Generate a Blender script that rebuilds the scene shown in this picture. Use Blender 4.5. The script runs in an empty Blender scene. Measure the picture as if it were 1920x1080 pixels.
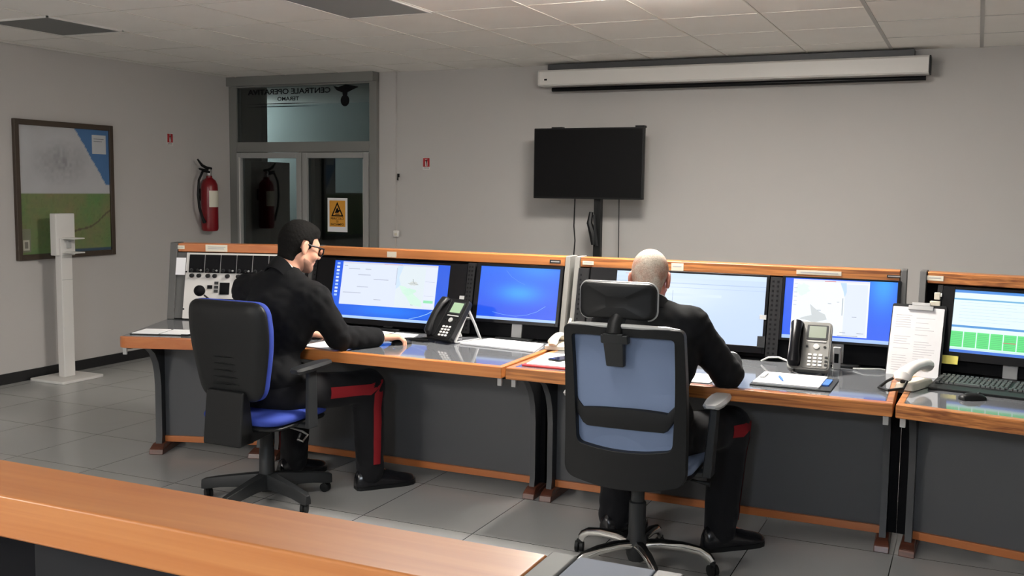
import bpy, bmesh, math, random
import numpy as np
from mathutils import Vector, Matrix

# ------------------------------------------------------------------ camera, world, exposure
S = bpy.context.scene
COL = S.collection
FPX, PITCH, ROLL, YAW, EYE = 1899.0, .0971, .0127, -.4288, 1.60


def camera_axes():
    cp, sp, cr, sr = math.cos(PITCH), math.sin(PITCH), math.cos(ROLL), math.sin(ROLL)
    A = np.array([[1, 0, 0], [0, -sp, -cp], [0, cp, -sp]])
    R = np.array([[cr, -sr, 0], [sr, cr, 0], [0, 0, 1]]) @ A
    B = np.array([[math.cos(YAW), math.sin(YAW), 0], [-math.sin(YAW), math.cos(YAW), 0], [0, 0, 1]])
    return R @ B.T


AX = camera_axes()
cam = bpy.data.objects.new('camera', bpy.data.cameras.new('camera'))
COL.objects.link(cam)
cam.data.sensor_width = 36
cam.data.lens = FPX / 1920 * 36
cam.data.clip_start = .02
cm = Matrix.Identity(4)
for i in range(3):
    cm[i][0], cm[i][1], cm[i][2] = AX[0][i], -AX[1][i], -AX[2][i]
cm.translation = (0, 0, EYE)
cam.matrix_world = cm
S.camera = cam
S.view_settings.view_transform = 'Standard'
S.view_settings.look = 'None'
S.view_settings.gamma = 1
S.view_settings.use_curve_mapping = False
S.view_settings.exposure = 0.1
w = bpy.data.worlds.new('world')
S.world = w
w.use_nodes = True
w.node_tree.nodes['Background'].inputs[0].default_value = (.5, .55, .6, 1)
w.node_tree.nodes['Background'].inputs[1].default_value = .05
LAMP_ON = 120.0      # emission of the ceiling lamp over the working row
LAMP_REAR = 125.0    # lamps over the rear of the room
FILL_MID = 16.0         # weak fill panel added between the two rows to even the floor light
FILL_DAY = 140.0      # fill panel added over the rear middle, stands in for cool daylight
LAMP_HALL = 34.0      # corridor lamp behind the glazed door
SCREEN = 1.0


def lin(r, g, b):
    f = lambda c: (c / 255 / 12.92) if c <= 10 else ((c / 255 + .055) / 1.055) ** 2.4
    return (f(r), f(g), f(b))


# ------------------------------------------------------------------ materials
def nodes(name):
    m = bpy.data.materials.new(name)
    m.use_nodes = True
    t = m.node_tree
    return m, t, t.nodes['Principled BSDF']


def link(t, a, ao, b, bi):
    t.links.new(a.outputs[ao], b.inputs[bi])


def mat(name, col, rough=.5, metal=0.0, spec=.5, var=0.0, vscale=20, sheen=0, coat=0, bump=0, bscale=200):
    m, t, p = nodes(name)
    p.inputs['Base Color'].default_value = (*col, 1)
    p.inputs['Roughness'].default_value = rough
    p.inputs['Metallic'].default_value = metal
    p.inputs['Specular IOR Level'].default_value = spec
    if sheen:
        p.inputs['Sheen Weight'].default_value = sheen
    if coat:
        p.inputs['Coat Weight'].default_value = coat
        p.inputs['Coat Roughness'].default_value = .08
    tc = None
    if var or bump:
        tc = t.nodes.new('ShaderNodeTexCoord')
    if var:
        n = t.nodes.new('ShaderNodeTexNoise')
        n.inputs['Scale'].default_value = vscale
        n.inputs['Detail'].default_value = 4
        link(t, tc, 'Object', n, 'Vector')
        mx = t.nodes.new('ShaderNodeMix')
        mx.data_type = 'RGBA'
        mx.inputs[6].default_value = (*[c * (1 - var) for c in col], 1)
        mx.inputs[7].default_value = (*[min(1, c * (1 + var)) for c in col], 1)
        link(t, n, 'Fac', mx, 0)
        t.links.new(mx.outputs[2], p.inputs['Base Color'])
    if bump:
        n = t.nodes.new('ShaderNodeTexNoise')
        n.inputs['Scale'].default_value = bscale
        link(t, tc, 'Object', n, 'Vector')
        b = t.nodes.new('ShaderNodeBump')
        b.inputs['Strength'].default_value = bump
        b.inputs['Distance'].default_value = .002
        link(t, n, 'Fac', b, 'Height')
        link(t, b, 'Normal', p, 'Normal')
    return m


def wood(name, c1, c2, rough=.35, sx=1.2, sy=22, sz=40, contrast=(.35, .7), coat=.15):
    m, t, p = nodes(name)
    tc = t.nodes.new('ShaderNodeTexCoord')
    mp = t.nodes.new('ShaderNodeMapping')
    mp.inputs['Scale'].default_value = (sx, sy, sz)
    link(t, tc, 'Object', mp, 'Vector')
    n = t.nodes.new('ShaderNodeTexNoise')
    n.inputs['Scale'].default_value = 1.6
    n.inputs['Detail'].default_value = 6
    n.inputs['Distortion'].default_value = .6
    link(t, mp, 'Vector', n, 'Vector')
    r = t.nodes.new('ShaderNodeValToRGB')
    r.color_ramp.elements[0].position, r.color_ramp.elements[1].position = contrast
    r.color_ramp.elements[0].color = (*c2, 1)
    r.color_ramp.elements[1].color = (*c1, 1)
    link(t, n, 'Fac', r, 'Fac')
    link(t, r, 'Color', p, 'Base Color')
    p.inputs['Roughness'].default_value = rough
    p.inputs['Coat Weight'].default_value = coat
    p.inputs['Coat Roughness'].default_value = .2
    return m


def emis(name, col, strength, base=.8):
    m, t, p = nodes(name)
    p.inputs['Base Color'].default_value = (base, base, base, 1)
    p.inputs['Emission Color'].default_value = (*col, 1)
    p.inputs['Emission Strength'].default_value = strength
    return m


M = {}
M['paint'] = mat('wall_paint', (.49, .472, .455), .75, var=.03, vscale=1.5)
M['paint2'] = mat('left_wall_paint', (.52, .495, .475), .75, var=.03, vscale=1.5)
M['black_base'] = mat('skirting_black', (.01, .01, .011), .4)
M['tile_ceiling'] = mat('mineral_ceiling_tile', (.85, .82, .78), .9, var=.04, vscale=3)
M['tbar'] = mat('ceiling_rail', (.44, .43, .415), .6)
M['tbar_lit'] = mat('ceiling_rail_lit', (.66, .63, .58), .6)  # paler copy of the rail, raking light put into its colour
M['wood'] = wood('desk_wood', lin(204, 134, 74), lin(180, 104, 50), contrast=(.25, .75))
M['wood_plain'] = wood('desk_wood_plain', lin(190, 118, 66), lin(174, 96, 50), sx=.8, sy=14, sz=20, contrast=(.2, .8))
M['wood_grain'] = wood('desk_wood_grain', lin(198, 128, 68), lin(128, 72, 34), sx=1.6, sy=26, sz=60, contrast=(.36, .62))
M['wood_foot'] = wood('foot_wood', lin(100, 54, 36), lin(74, 40, 28), rough=.4)
M['laminate'] = mat('desk_laminate', (.125, .130, .140), .06, spec=.9, var=.03, vscale=60)
M['desk_grey'] = mat('desk_panel_grey', (.082, .083, .088), .45, var=.05, vscale=4)
M['hood_grey'] = mat('hood_panel_grey', (.19, .185, .172), .6, var=.05, vscale=8)
M['slate'] = mat('hood_top_slate', (.27, .29, .335), .75, spec=.25)
M['hood_dark'] = mat('hood_panel_dark', (.075, .074, .072), .5, var=.05, vscale=8)
M['leg'] = mat('desk_leg_metal', (.022, .023, .025), .42)
M['leg_edge'] = mat('desk_leg_front', (.06, .062, .066), .4)
M['bay'] = mat('bay_black', (.006, .006, .007), .6, spec=.08)
M['rack'] = mat('rack_rail', (.013, .013, .014), .5, spec=.2)
M['plastic'] = mat('black_plastic', (.0085, .009, .0095), .45, spec=.25, bump=.08, bscale=900)
M['plastic_grey'] = mat('charcoal_plastic', (.018, .0195, .021), .48, spec=.35)
M['gloss'] = mat('gloss_black', (.004, .004, .005), .28, spec=.15)
M['tv_black'] = mat('tv_screen_off', (.004, .004, .0045), .45, spec=.12)
M['white'] = mat('white_plastic', (.72, .70, .67), .4)
M['cream'] = mat('cream_plastic', (.68, .63, .52), .42)
M['paper'] = mat('white_paper', (.78, .78, .80), .8)
M['paper_grey'] = mat('grey_printed_paper', (.62, .62, .63), .8, var=.06, vscale=30)
M['label'] = mat('label_card', (.72, .68, .56), .7)
M['ink'] = mat('printed_ink', (.10, .10, .11), .7)
M['ink_soft'] = mat('soft_print', (.38, .38, .40), .8)
M['panel_white'] = mat('radio_panel_white', (.62, .60, .575), .5)
M['chrome'] = mat('chrome', (.82, .82, .80), .14, metal=1)
M['steel'] = mat('brushed_steel', (.5, .5, .5), .35, metal=1)
M['silver'] = mat('silver_plastic', (.42, .42, .41), .35)
M['blue'] = mat('blue_fabric', lin(36, 58, 146), .8, bump=.3, bscale=700)
M['slate_mesh'] = mat('slate_blue_mesh', lin(112, 128, 158), .75, bump=.25, bscale=900, var=.06, vscale=8)
M['suit'] = mat('black_uniform_cloth', (.0065, .0067, .0075), .88, sheen=.02, spec=.15)
M['trouser'] = mat('black_trouser_cloth', (.008, .008, .0095), .85, sheen=.06, spec=.2)
M['red_stripe'] = mat('red_stripe', lin(140, 12, 24), .75)
M['shoe'] = mat('black_leather', (.008, .008, .010), .22)
M['shirt'] = mat('white_shirt', (.78, .77, .74), .75)
M['skin'] = mat('skin', lin(214, 158, 132), .5, var=.06, vscale=14)
M['skin2'] = mat('skin_ruddy', lin(208, 136, 116), .5, var=.08, vscale=16)
M['hair_dark'] = mat('dark_hair', (.006, .0055, .005), .8, spec=.12, bump=.9, bscale=260)
M['hair_grey'] = mat('cropped_grey_hair', lin(196, 170, 148), .9, spec=.15, var=.20, vscale=26, bump=.5, bscale=420)
def cropped_hair():
    m, t, p = nodes('cropped_grey_hair')
    tc = t.nodes.new('ShaderNodeTexCoord')
    fine = t.nodes.new('ShaderNodeTexNoise')
    fine.inputs['Scale'].default_value = 210
    fine.inputs['Detail'].default_value = 3
    patch = t.nodes.new('ShaderNodeTexNoise')
    patch.inputs['Scale'].default_value = 11
    patch.inputs['Detail'].default_value = 4
    link(t, tc, 'Object', fine, 'Vector')
    link(t, tc, 'Object', patch, 'Vector')
    r1 = t.nodes.new('ShaderNodeValToRGB')
    r1.color_ramp.elements[0].position, r1.color_ramp.elements[1].position = .40, .62
    r1.color_ramp.elements[0].color = (*lin(206, 194, 178), 1)
    r1.color_ramp.elements[1].color = (*lin(186, 144, 124), 1)
    link(t, patch, 'Fac', r1, 'Fac')
    r2 = t.nodes.new('ShaderNodeValToRGB')
    r2.color_ramp.elements[0].position, r2.color_ramp.elements[1].position = .35, .65
    r2.color_ramp.elements[0].color = (.62, .62, .62, 1)
    r2.color_ramp.elements[1].color = (1, 1, 1, 1)
    link(t, fine, 'Fac', r2, 'Fac')
    mx = t.nodes.new('ShaderNodeMix')
    mx.data_type = 'RGBA'
    mx.blend_type = 'MULTIPLY'
    mx.inputs[0].default_value = .8
    t.links.new(r1.outputs[0], mx.inputs[6])
    t.links.new(r2.outputs[0], mx.inputs[7])
    t.links.new(mx.outputs[2], p.inputs['Base Color'])
    p.inputs['Roughness'].default_value = .9
    p.inputs['Specular IOR Level'].default_value = .12
    b = t.nodes.new('ShaderNodeBump')
    b.inputs['Strength'].default_value = .6
    b.inputs['Distance'].default_value = .002
    link(t, fine, 'Fac', b, 'Height')
    link(t, b, 'Normal', p, 'Normal')
    return m


M['hair_grey'] = cropped_hair()
M['beard'] = mat('short_beard', lin(146, 108, 90), .85, bump=.5, bscale=400)
M['red'] = mat('red_enamel', lin(120, 12, 22), .3)
M['red_sign'] = mat('red_sign', lin(160, 26, 34), .5)
M['folder_red'] = mat('red_card', lin(178, 34, 40), .6)
M['yellow'] = mat('yellow_note', lin(228, 214, 104), .7)
M['amber'] = mat('amber_sign', lin(214, 150, 48), .55)
M['door_paint'] = mat('door_frame_grey', (.20, .20, .19), .5)
M['door_light'] = mat('door_sash_grey', (.29, .29, .28), .45)
M['fixture_grey'] = mat('unlit_lamp_louvre', (.27, .28, .28), .5)
M['fixture_dark'] = mat('unlit_lamp_dark', (.14, .142, .142), .5)
M['brown'] = mat('brown_frame', (.055, .038, .026), .45)
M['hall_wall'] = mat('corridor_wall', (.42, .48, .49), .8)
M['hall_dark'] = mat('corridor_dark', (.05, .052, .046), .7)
M['pen_blue'] = mat('blue_pen', lin(60, 110, 190), .4)
M['phone_blue'] = mat('smartphone_glass', (.01, .015, .05), .12)
M['key'] = mat('keyboard_key', (.055, .06, .06), .35)
M['iris'] = mat('eye_dark', (.03, .02, .015), .2)
M['lamp'] = emis('lamp_diffuser', (1, .945, .87), LAMP_ON)
M['lamp_rear'] = emis('rear_lamp_diffuser', (1, .955, .89), LAMP_REAR)
M['fill_day'] = emis('daylight_fill_diffuser', (.86, .95, 1.06), FILL_DAY)
M['fill_mid'] = emis('middle_fill_diffuser', (1, .96, .90), FILL_MID)
M['lamp_hall'] = emis('corridor_lamp', (.9, .98, 1), LAMP_HALL)
M['lcd'] = emis('phone_display_green', lin(186, 222, 172), .8, .05)
M['lcd2'] = emis('phone_display_grey', lin(148, 164, 128), .6, .08)
M['led'] = emis('led_white', (1, 1, 1), 1.2)


def glass_mat():
    m = bpy.data.materials.new('door_glass')
    m.use_nodes = True
    t = m.node_tree
    t.nodes.clear()
    o = t.nodes.new('ShaderNodeOutputMaterial')
    tr = t.nodes.new('ShaderNodeBsdfTransparent')
    tr.inputs[0].default_value = (.72, .77, .76, 1)
    g = t.nodes.new('ShaderNodeBsdfGlossy')
    g.inputs['Roughness'].default_value = .02
    fr = t.nodes.new('ShaderNodeFresnel')
    fr.inputs[0].default_value = 1.5
    mx = t.nodes.new('ShaderNodeMixShader')
    link(t, fr, 0, mx, 0)
    link(t, tr, 0, mx, 1)
    link(t, g, 0, mx, 2)
    link(t, mx, 0, o, 0)
    return m


M['glass'] = glass_mat()


def floor_mat():
    m, t, p = nodes('floor_tiles')
    tc = t.nodes.new('ShaderNodeTexCoord')
    sp = t.nodes.new('ShaderNodeSeparateXYZ')
    link(t, tc, 'Object', sp, 0)

    def joint(axis, origin):
        a = t.nodes.new('ShaderNodeMath'); a.operation = 'SUBTRACT'; a.inputs[1].default_value = origin
        link(t, sp, axis, a, 0)
        b = t.nodes.new('ShaderNodeMath'); b.operation = 'PINGPONG'; b.inputs[1].default_value = .3
        link(t, a, 0, b, 0)
        c = t.nodes.new('ShaderNodeMath'); c.operation = 'LESS_THAN'; c.inputs[1].default_value = .0022
        link(t, b, 0, c, 0)
        return c
    jx, jy = joint('X', -.262), joint('Y', 4.70)
    mx = t.nodes.new('ShaderNodeMath'); mx.operation = 'MAXIMUM'
    link(t, jx, 0, mx, 0)
    link(t, jy, 0, mx, 1)
    n = t.nodes.new('ShaderNodeTexNoise')
    n.inputs['Scale'].default_value = 2.2
    n.inputs['Detail'].default_value = 5
    link(t, tc, 'Object', n, 'Vector')
    r = t.nodes.new('ShaderNodeValToRGB')
    r.color_ramp.elements[0].color = (.36, .36, .353, 1)
    r.color_ramp.elements[1].color = (.42, .42, .412, 1)
    link(t, n, 'Fac', r, 'Fac')
    mc = t.nodes.new('ShaderNodeMix'); mc.data_type = 'RGBA'
    link(t, mx, 0, mc, 0)
    t.links.new(r.outputs[0], mc.inputs[6])
    mc.inputs[7].default_value = (.02, .02, .02, 1)
    t.links.new(mc.outputs[2], p.inputs['Base Color'])
    p.inputs['Roughness'].default_value = .24
    p.inputs['Specular IOR Level'].default_value = .45
    return m


M['floor'] = floor_mat()


def attr_mat(name, strength=0.0, rough=.6):
    m, t, p = nodes(name)
    a = t.nodes.new('ShaderNodeAttribute')
    a.attribute_name = 'Col'
    if strength:
        p.inputs['Base Color'].default_value = (.005, .005, .006, 1)
        p.inputs['Roughness'].default_value = .35
        p.inputs['Emission Strength'].default_value = strength
        link(t, a, 'Color', p, 'Emission Color')
    else:
        link(t, a, 'Color', p, 'Base Color')
        p.inputs['Roughness'].default_value = rough
    return m


M['screen'] = attr_mat('lit_screen', SCREEN)
M['print'] = attr_mat('printed_sheet', 0, .7)


# ------------------------------------------------------------------ mesh builder
class MB:
    def __init__(s, T=None):
        s.v, s.f, s.mi, s.mats = [], [], [], []
        s.T = T

    def mid(s, m):
        if m not in s.mats:
            s.mats.append(m)
        return s.mats.index(m)

    def add(s, vs, fs, m):
        o = len(s.v)
        T = s.T
        for p in vs:
            s.v.append(tuple(T @ Vector(p)) if T else tuple(p))
        k = s.mid(m)
        for f in fs:
            s.f.append([i + o for i in f])
            s.mi.append(k)
        return s

    def box(s, x0, x1, y0, y1, z0, z1, m):
        return s.hexa([(x0, y0, z0), (x1, y0, z0), (x1, y1, z0), (x0, y1, z0)],
                      [(x0, y0, z1), (x1, y0, z1), (x1, y1, z1), (x0, y1, z1)], m)

    def hexa(s, a, b, m):
        return s.prism(a, b, m)

    def prism(s, a, b, m):
        n = len(a)
        fs = [list(range(n))[::-1], list(range(n, 2 * n))]
        for i in range(n):
            j = (i + 1) % n
            fs.append([i, j, n + j, n + i])
        return s.add(list(a) + list(b), fs, m)

    def loft(s, rings, m, closed=True, caps=True):
        n = len(rings[0])
        vs = [p for r in rings for p in r]
        fs = []
        for k in range(len(rings) - 1):
            for i in range(n if closed else n - 1):
                j = (i + 1) % n
                fs.append([k * n + i, k * n + j, (k + 1) * n + j, (k + 1) * n + i])
        if caps and closed:
            fs.append(list(range(n))[::-1])
            fs.append([(len(rings) - 1) * n + i for i in range(n)])
        return s.add(vs, fs, m)

    def tube(s, pts, r, m, n=10, fx=1.0, up=None):
        pts = [Vector(p) for p in pts]
        rs = r if isinstance(r, (list, tuple)) else [r] * len(pts)
        rings = []
        ref = Vector(up) if up else None
        prev = None
        for i, p in enumerate(pts):
            d = (pts[min(i + 1, len(pts) - 1)] - pts[max(i - 1, 0)]).normalized()
            if ref is not None:
                a = ref - d * ref.dot(d)
            elif prev is None:
                h = Vector((0, 0, 1)) if abs(d.z) < .9 else Vector((1, 0, 0))
                a = h - d * h.dot(d)
            else:
                a = prev - d * prev.dot(d)
            a.normalize()
            prev = a
            b = d.cross(a)
            rings.append([p + (a * math.cos(t) + b * fx * math.sin(t)) * rs[i]
                          for t in [2 * math.pi * k / n for k in range(n)]])
        return s.loft(rings, m)

    def lathe(s, prof, c, m, n=20, axis='z'):
        rings = []
        for r, h in prof:
            ring = []
            for k in range(n):
                t = 2 * math.pi * k / n
                x, y = r * math.cos(t), r * math.sin(t)
                q = (x, y, h) if axis == 'z' else ((h, x, y) if axis == 'x' else (x, h, y))
                ring.append((c[0] + q[0], c[1] + q[1], c[2] + q[2]))
            rings.append(ring)
        return s.loft(rings, m)

    def ell(s, c, r, m, n=16, k=10):
        rings = []
        for i in range(1, k):
            a = math.pi * i / k
            rings.append([(c[0] + r[0] * math.sin(a) * math.cos(2 * math.pi * j / n),
                           c[1] + r[1] * math.sin(a) * math.sin(2 * math.pi * j / n),
                           c[2] - r[2] * math.cos(a)) for j in range(n)])
        return s.loft(rings, m)

    def slab(s, poly, z0, z1, m):
        return s.prism([(x, y, z0) for x, y in poly], [(x, y, z1) for x, y in poly], m)


def rrect(x0, x1, y0, y1, r, n=5):
    out = []
    for cx, cy, a0 in ((x1 - r, y0 + r, -90), (x1 - r, y1 - r, 0), (x0 + r, y1 - r, 90), (x0 + r, y0 + r, 180)):
        for k in range(n + 1):
            a = math.radians(a0 + 90 * k / n)
            out.append((cx + r * math.cos(a), cy + r * math.sin(a)))
    return out


def make_obj(name, v, f, mats, mi=None, bevel=0, smooth=True, ang=38, sub=0, cols=None):
    me = bpy.data.meshes.new(name)
    me.from_pydata([tuple(p) for p in v], [], [list(q) for q in f])
    for m in mats:
        me.materials.append(m)
    if mi is not None:
        me.polygons.foreach_set('material_index', mi)
    if cols is None:
        bm = bmesh.new()
        bm.from_mesh(me)
        bmesh.ops.recalc_face_normals(bm, faces=bm.faces)
        bm.to_mesh(me)
        bm.free()
    else:
        ca = me.color_attributes.new('Col', 'FLOAT_COLOR', 'POINT')
        ca.data.foreach_set('color', np.array([(*c[:3], 1) for c in cols], dtype=np.float32).ravel())
    if smooth:
        me.shade_smooth()
        me.set_sharp_from_angle(angle=math.radians(ang))
    me.update()
    o = bpy.data.objects.new(name, me)
    COL.objects.link(o)
    if bevel:
        b = o.modifiers.new('Bevel', 'BEVEL')
        b.width = bevel
        b.segments = 2
        b.limit_method = 'ANGLE'
        b.angle_limit = math.radians(40)
        b.harden_normals = True
    if sub:
        q = o.modifiers.new('Subdivision', 'SUBSURF')
        q.levels = q.render_levels = sub
    return o


def tag(o, label, cat, group=None):
    o['label'] = label
    o['category'] = cat
    if group:
        o['group'] = group
    return o


class Thing:
    """an Empty at the thing's base; parts are meshes in its local space"""

    def __init__(s, name, label, cat, loc, rot=0, group=None):
        s.o = bpy.data.objects.new(name, None)
        s.o.empty_display_size = .05
        COL.objects.link(s.o)
        s.o.location = loc
        s.o.rotation_euler = (0, 0, rot)
        tag(s.o, label, cat, group)
        s.W = Matrix.Translation(loc) @ Matrix.Rotation(rot, 4, 'Z')
        s.I = s.W.inverted()

    def part(s, name, mb, parent=None, world=False, bevel=0, sub=0, ang=38, label=None):
        v = mb.v
        if world:
            v = [tuple(s.I @ Vector(p)) for p in v]
        o = make_obj(name, v, mb.f, mb.mats, mb.mi, bevel, True, ang, sub)
        o.parent = parent or s.o
        if label:
            o['label'] = label
        return o

    def raw(s, name, v, f, m, parent=None, world=True, cols=None, label=None, smooth=True, ang=60):
        if world:
            v = [tuple(s.I @ Vector(p)) for p in v]
        o = make_obj(name, v, f, [m], None, 0, smooth, ang, 0, cols)
        o.parent = parent or s.o
        if label:
            o['label'] = label
        return o


def single(name, mb, label, cat, group=None, bevel=0, ang=38, origin=None):
    """a one-mesh thing; origin moved to its base centre"""
    vs = np.array(mb.v)
    c = origin or (*(vs[:, :2].min(0) + vs[:, :2].max(0)) / 2, vs[:, 2].min())
    o = make_obj(name, [tuple(np.array(p) - c) for p in mb.v], mb.f, mb.mats, mb.mi, bevel, True, ang)
    o.location = c
    tag(o, label, cat, group)
    return o


def structure(name, mb, parent=None, bevel=0):
    o = make_obj(name, mb.v, mb.f, mb.mats, mb.mi, bevel)
    if parent:
        o.parent = parent
    else:
        o['kind'] = 'structure'
    return o


def picture(P0, U, V, N, layers, bg=None, grid=(1, 1), step=.0004):
    """flat artwork: a background grid whose colour follows bg(x, y), then small rectangles/polygons on top.
    returns verts, faces, colours"""
    P0, U, V, N = Vector(P0), Vector(U), Vector(V), Vector(N).normalized()
    v, f, c = [], [], []
    nx, ny = grid
    if bg:
        for j in range(ny + 1):
            for i in range(nx + 1):
                x, y = i / nx, j / ny
                v.append(P0 + U * x + V * y)
                c.append(bg(x, y))
        for j in range(ny):
            for i in range(nx):
                a = j * (nx + 1) + i
                f.append([a, a + 1, a + nx + 2, a + nx + 1])
    for k, it in enumerate(layers):
        pts, col = it[0], it[1]
        lay = it[2] if len(it) > 2 else 1
        if isinstance(pts, tuple) and len(pts) == 4 and not isinstance(pts[0], (tuple, list)):
            x0, y0, x1, y1 = pts
            pts = [(x0, y0), (x1, y0), (x1, y1), (x0, y1)]
        o = len(v)
        for x, y in pts:
            v.append(P0 + U * x + V * y + N * (step * lay))
            c.append(col)
        f.append(list(range(o, o + len(pts))))
    return v, f, c


def text_mesh(body, size, align='CENTER', bold=False):
    """vertices (x, y) and faces of a line of lettering"""
    cu = bpy.data.curves.new('lettering', 'FONT')
    cu.body = body
    cu.size = size
    cu.align_x = align
    if bold:
        cu.offset = size * .02
    o = bpy.data.objects.new('lettering', cu)
    COL.objects.link(o)
    dg = bpy.context.evaluated_depsgraph_get()
    me = o.evaluated_get(dg).to_mesh()
    v = [(p.co.x, p.co.y) for p in me.vertices]
    f = [list(p.vertices) for p in me.polygons]
    o.evaluated_get(dg).to_mesh_clear()
    bpy.data.objects.remove(o)
    bpy.data.curves.remove(cu)
    return v, f


def put_text(mb, body, size, P, U, V, m, mirror=False, bold=False, width=None):
    v, f = text_mesh(body, size, bold=bold)
    P, U, V = Vector(P), Vector(U).normalized(), Vector(V).normalized()
    s = -1 if mirror else 1
    if width:
        xs = [x for x, y in v]
        s *= width / (max(xs) - min(xs))
    mb.add([P + U * (x * s) + V * y for x, y in v], f, m)

# ------------------------------------------------------------------ room shell
XL, XR, YB, YF, ZC = -6.98, 3.2, 8.36, -4.0, 2.69
structure('floor', MB().box(-9.5, XR + .1, YF - .1, 11.6, -.1, 0, M['floor']))
structure('wall_left', MB().box(XL - .1, XL, YF, YB, 0, ZC, M['paint2']))
structure('wall_back', MB().box(-5.22, XR + .1, YB, YB + .12, 0, ZC, M['paint']))
structure('wall_right', MB().box(XR, XR + .1, YF, YB, 0, ZC, M['paint']))
structure('wall_front', MB().box(XL - .1, XR + .1, YF - .1, YF, 0, ZC, M['paint']))
structure('trim_1', MB().box(-5.22, -5.04, YB - .03, YB, 0, ZC, M['paint']))
structure('baseboard_left', MB().box(XL, XL + .014, YF, YB, 0, .085, M['black_base']))
structure('baseboard_back', MB().box(-5.04, XR, YB - .014, YB, 0, .085, M['black_base']))

# ceiling: tiles with runners and cross joints, one structure
mb = MB().box(-9.5, XR + .1, YF - .1, 11.6, ZC, ZC + .1, M['tile_ceiling'])
for k in range(-11, 6):
    x = -.034 + .62 * k
    hw = .012 if k >= -1 else .004
    mb.box(x - hw, x + hw, YF, YB, ZC - .004, ZC, M['tbar'] if k >= -1 else M['tbar_lit'])
for k in range(-11, 6):
    x0, x1 = -.034 + .62 * k, -.034 + .62 * (k + 1)
    for j in range(-13, 5):
        y = 5.63 + .737 * j + (-.17 if k >= -1 else 0)
        if y < YB:
            mb.box(x0 + .013, x1 - .013, y - .003, y + .003, ZC - .002, ZC, M['tbar'] if k >= -1 else M['tbar_lit'])
structure('ceiling', mb)


def ceiling_light(x0, y0, label, diff, lit_group=None, wx=.62, wy=.72):
    t = Thing('ceiling_light', label, 'light', (x0 + wx / 2, y0 + wy / 2, ZC - .012), 0, lit_group)
    a, b = wx / 2 - .004, wy / 2 - .004
    f = MB()
    for s in (-1, 1):
        f.box(s * a - .012 * (s > 0), s * a + .012 * (s < 0), -b, b, 0, .012, M['white'])
        f.box(-a, a, s * b - .012 * (s > 0), s * b + .012 * (s < 0), 0, .012, M['white'])
    t.part('frame', f)
    if diff in (M['lamp'], M['lamp_rear'], M['fill_day'], M['fill_mid']):
        t.part('diffuser', MB().box(-a + .012, a - .012, -b + .012, b - .012, -.04, .010, diff), bevel=.006)
    else:
        t.part('diffuser', MB().box(-a + .012, a - .012, -b + .012, b - .012, .004, .010, diff))
    return t


ceiling_light(-3.754, 4.90, 'unlit grey ceiling light panel above the work stations, nearer the projector screen', M['fixture_grey'])
ceiling_light(-6.18, 4.86, 'dark unlit ceiling light panel at the far left of the ceiling', M['fixture_dark'], wx=.6, wy=.66)
ceiling_light(-1.90, 4.62, 'lit ceiling light panel over the grey-haired person', M['lamp'])
ceiling_light(-1.90, 2.45, 'added fill light panel on the ceiling between the two rows of consoles', M['fill_mid'])
ceiling_light(-4.7, -1.7, 'lit ceiling light panel over the rear left of the room', M['lamp_rear'])
ceiling_light(-.7, -3.2, 'added fill light panel over the rear middle of the room, standing in for daylight', M['fill_day'])

# ------------------------------------------------------------------ glazed door and corridor
D = MB()
FR = M['door_paint']
D.box(XL, -6.885, 8.28, YB, 0, 2.60, FR)
D.box(-5.30, -5.22, 8.28, YB, 0, 2.60, FR)
D.box(-6.885, -5.30, 8.28, YB, 1.94, 2.04, FR)
D.box(-6.885, -5.30, 8.28, YB, 2.585, 2.60, FR)
D.box(XL, -5.235, 8.24, YB, 2.60, 2.69, FR)
door = structure('door_1', D, bevel=.003)


def dpart(name, mb, **k):
    o = make_obj(name, mb.v, mb.f, mb.mats, mb.mi, k.get('bevel', 0))
    o.parent = door
    if 'label' in k:
        o['label'] = k['label']
    return o


def sash(x0, x1, name):
    s = MB()
    wv = .055
    for a, b, c, d in ((x0, x0 + wv, .0, 1.935), (x1 - wv, x1, .0, 1.935)):
        s.box(a, b, 8.265, 8.33, c, d, M['door_light'])
    for c, d in ((1.88, 1.935), (0, .12)):
        s.box(x0 + wv, x1 - wv, 8.265, 8.33, c, d, M['door_light'])
    o = dpart('door_leaf', s, bevel=.004)
    g = MB().box(x0 + wv, x1 - wv, 8.296, 8.302, .12, 1.88, M['glass'])
    go = make_obj('glass_pane', g.v, g.f, g.mats, g.mi)
    go.parent = o
    return o


sash(-6.878, -6.085, 'l')
sash(-6.068, -5.305, 'r')
dpart('mullion', MB().box(-6.085, -6.068, 8.272, 8.33, 0, 1.94, FR))
dpart('transom_pane', MB().box(-6.885, -5.30, 8.30, 8.306, 2.04, 2.585, M['glass']))
L = MB()
put_text(L, 'CENTRALE OPERATIVA', .072, (-6.25, 8.298, 2.512), (1, 0, 0), (0, 0, 1), M['bay'], True, True, 1.0)
put_text(L, 'TERAMO', .052, (-6.255, 8.298, 2.447), (1, 0, 0), (0, 0, 1), M['bay'], True, True, .26)
for z in (2.418, 2.39):
    L.add([(-6.78, 8.298, z), (-6.3, 8.298, z + .005), (-5.86, 8.298, z), (-6.3, 8.298, z - .006)], [[0, 1, 2, 3]], M['bay'])
dpart('reversed_lettering', L, label='dark lettering on the transom glass, seen reversed from inside')
Eb = MB()
Eb.add([(-5.585 + .05 * math.cos(a), 8.298, 2.43 + .055 * math.sin(a)) for a in [k * math.pi / 12 for k in range(24)]],
       [list(range(24))], M['bay'])
Eb.add([(x, 8.298, z) for x, z in ((-5.61, 2.48), (-5.56, 2.48), (-5.555, 2.505), (-5.615, 2.505))], [[0, 1, 2, 3]], M['bay'])
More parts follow.
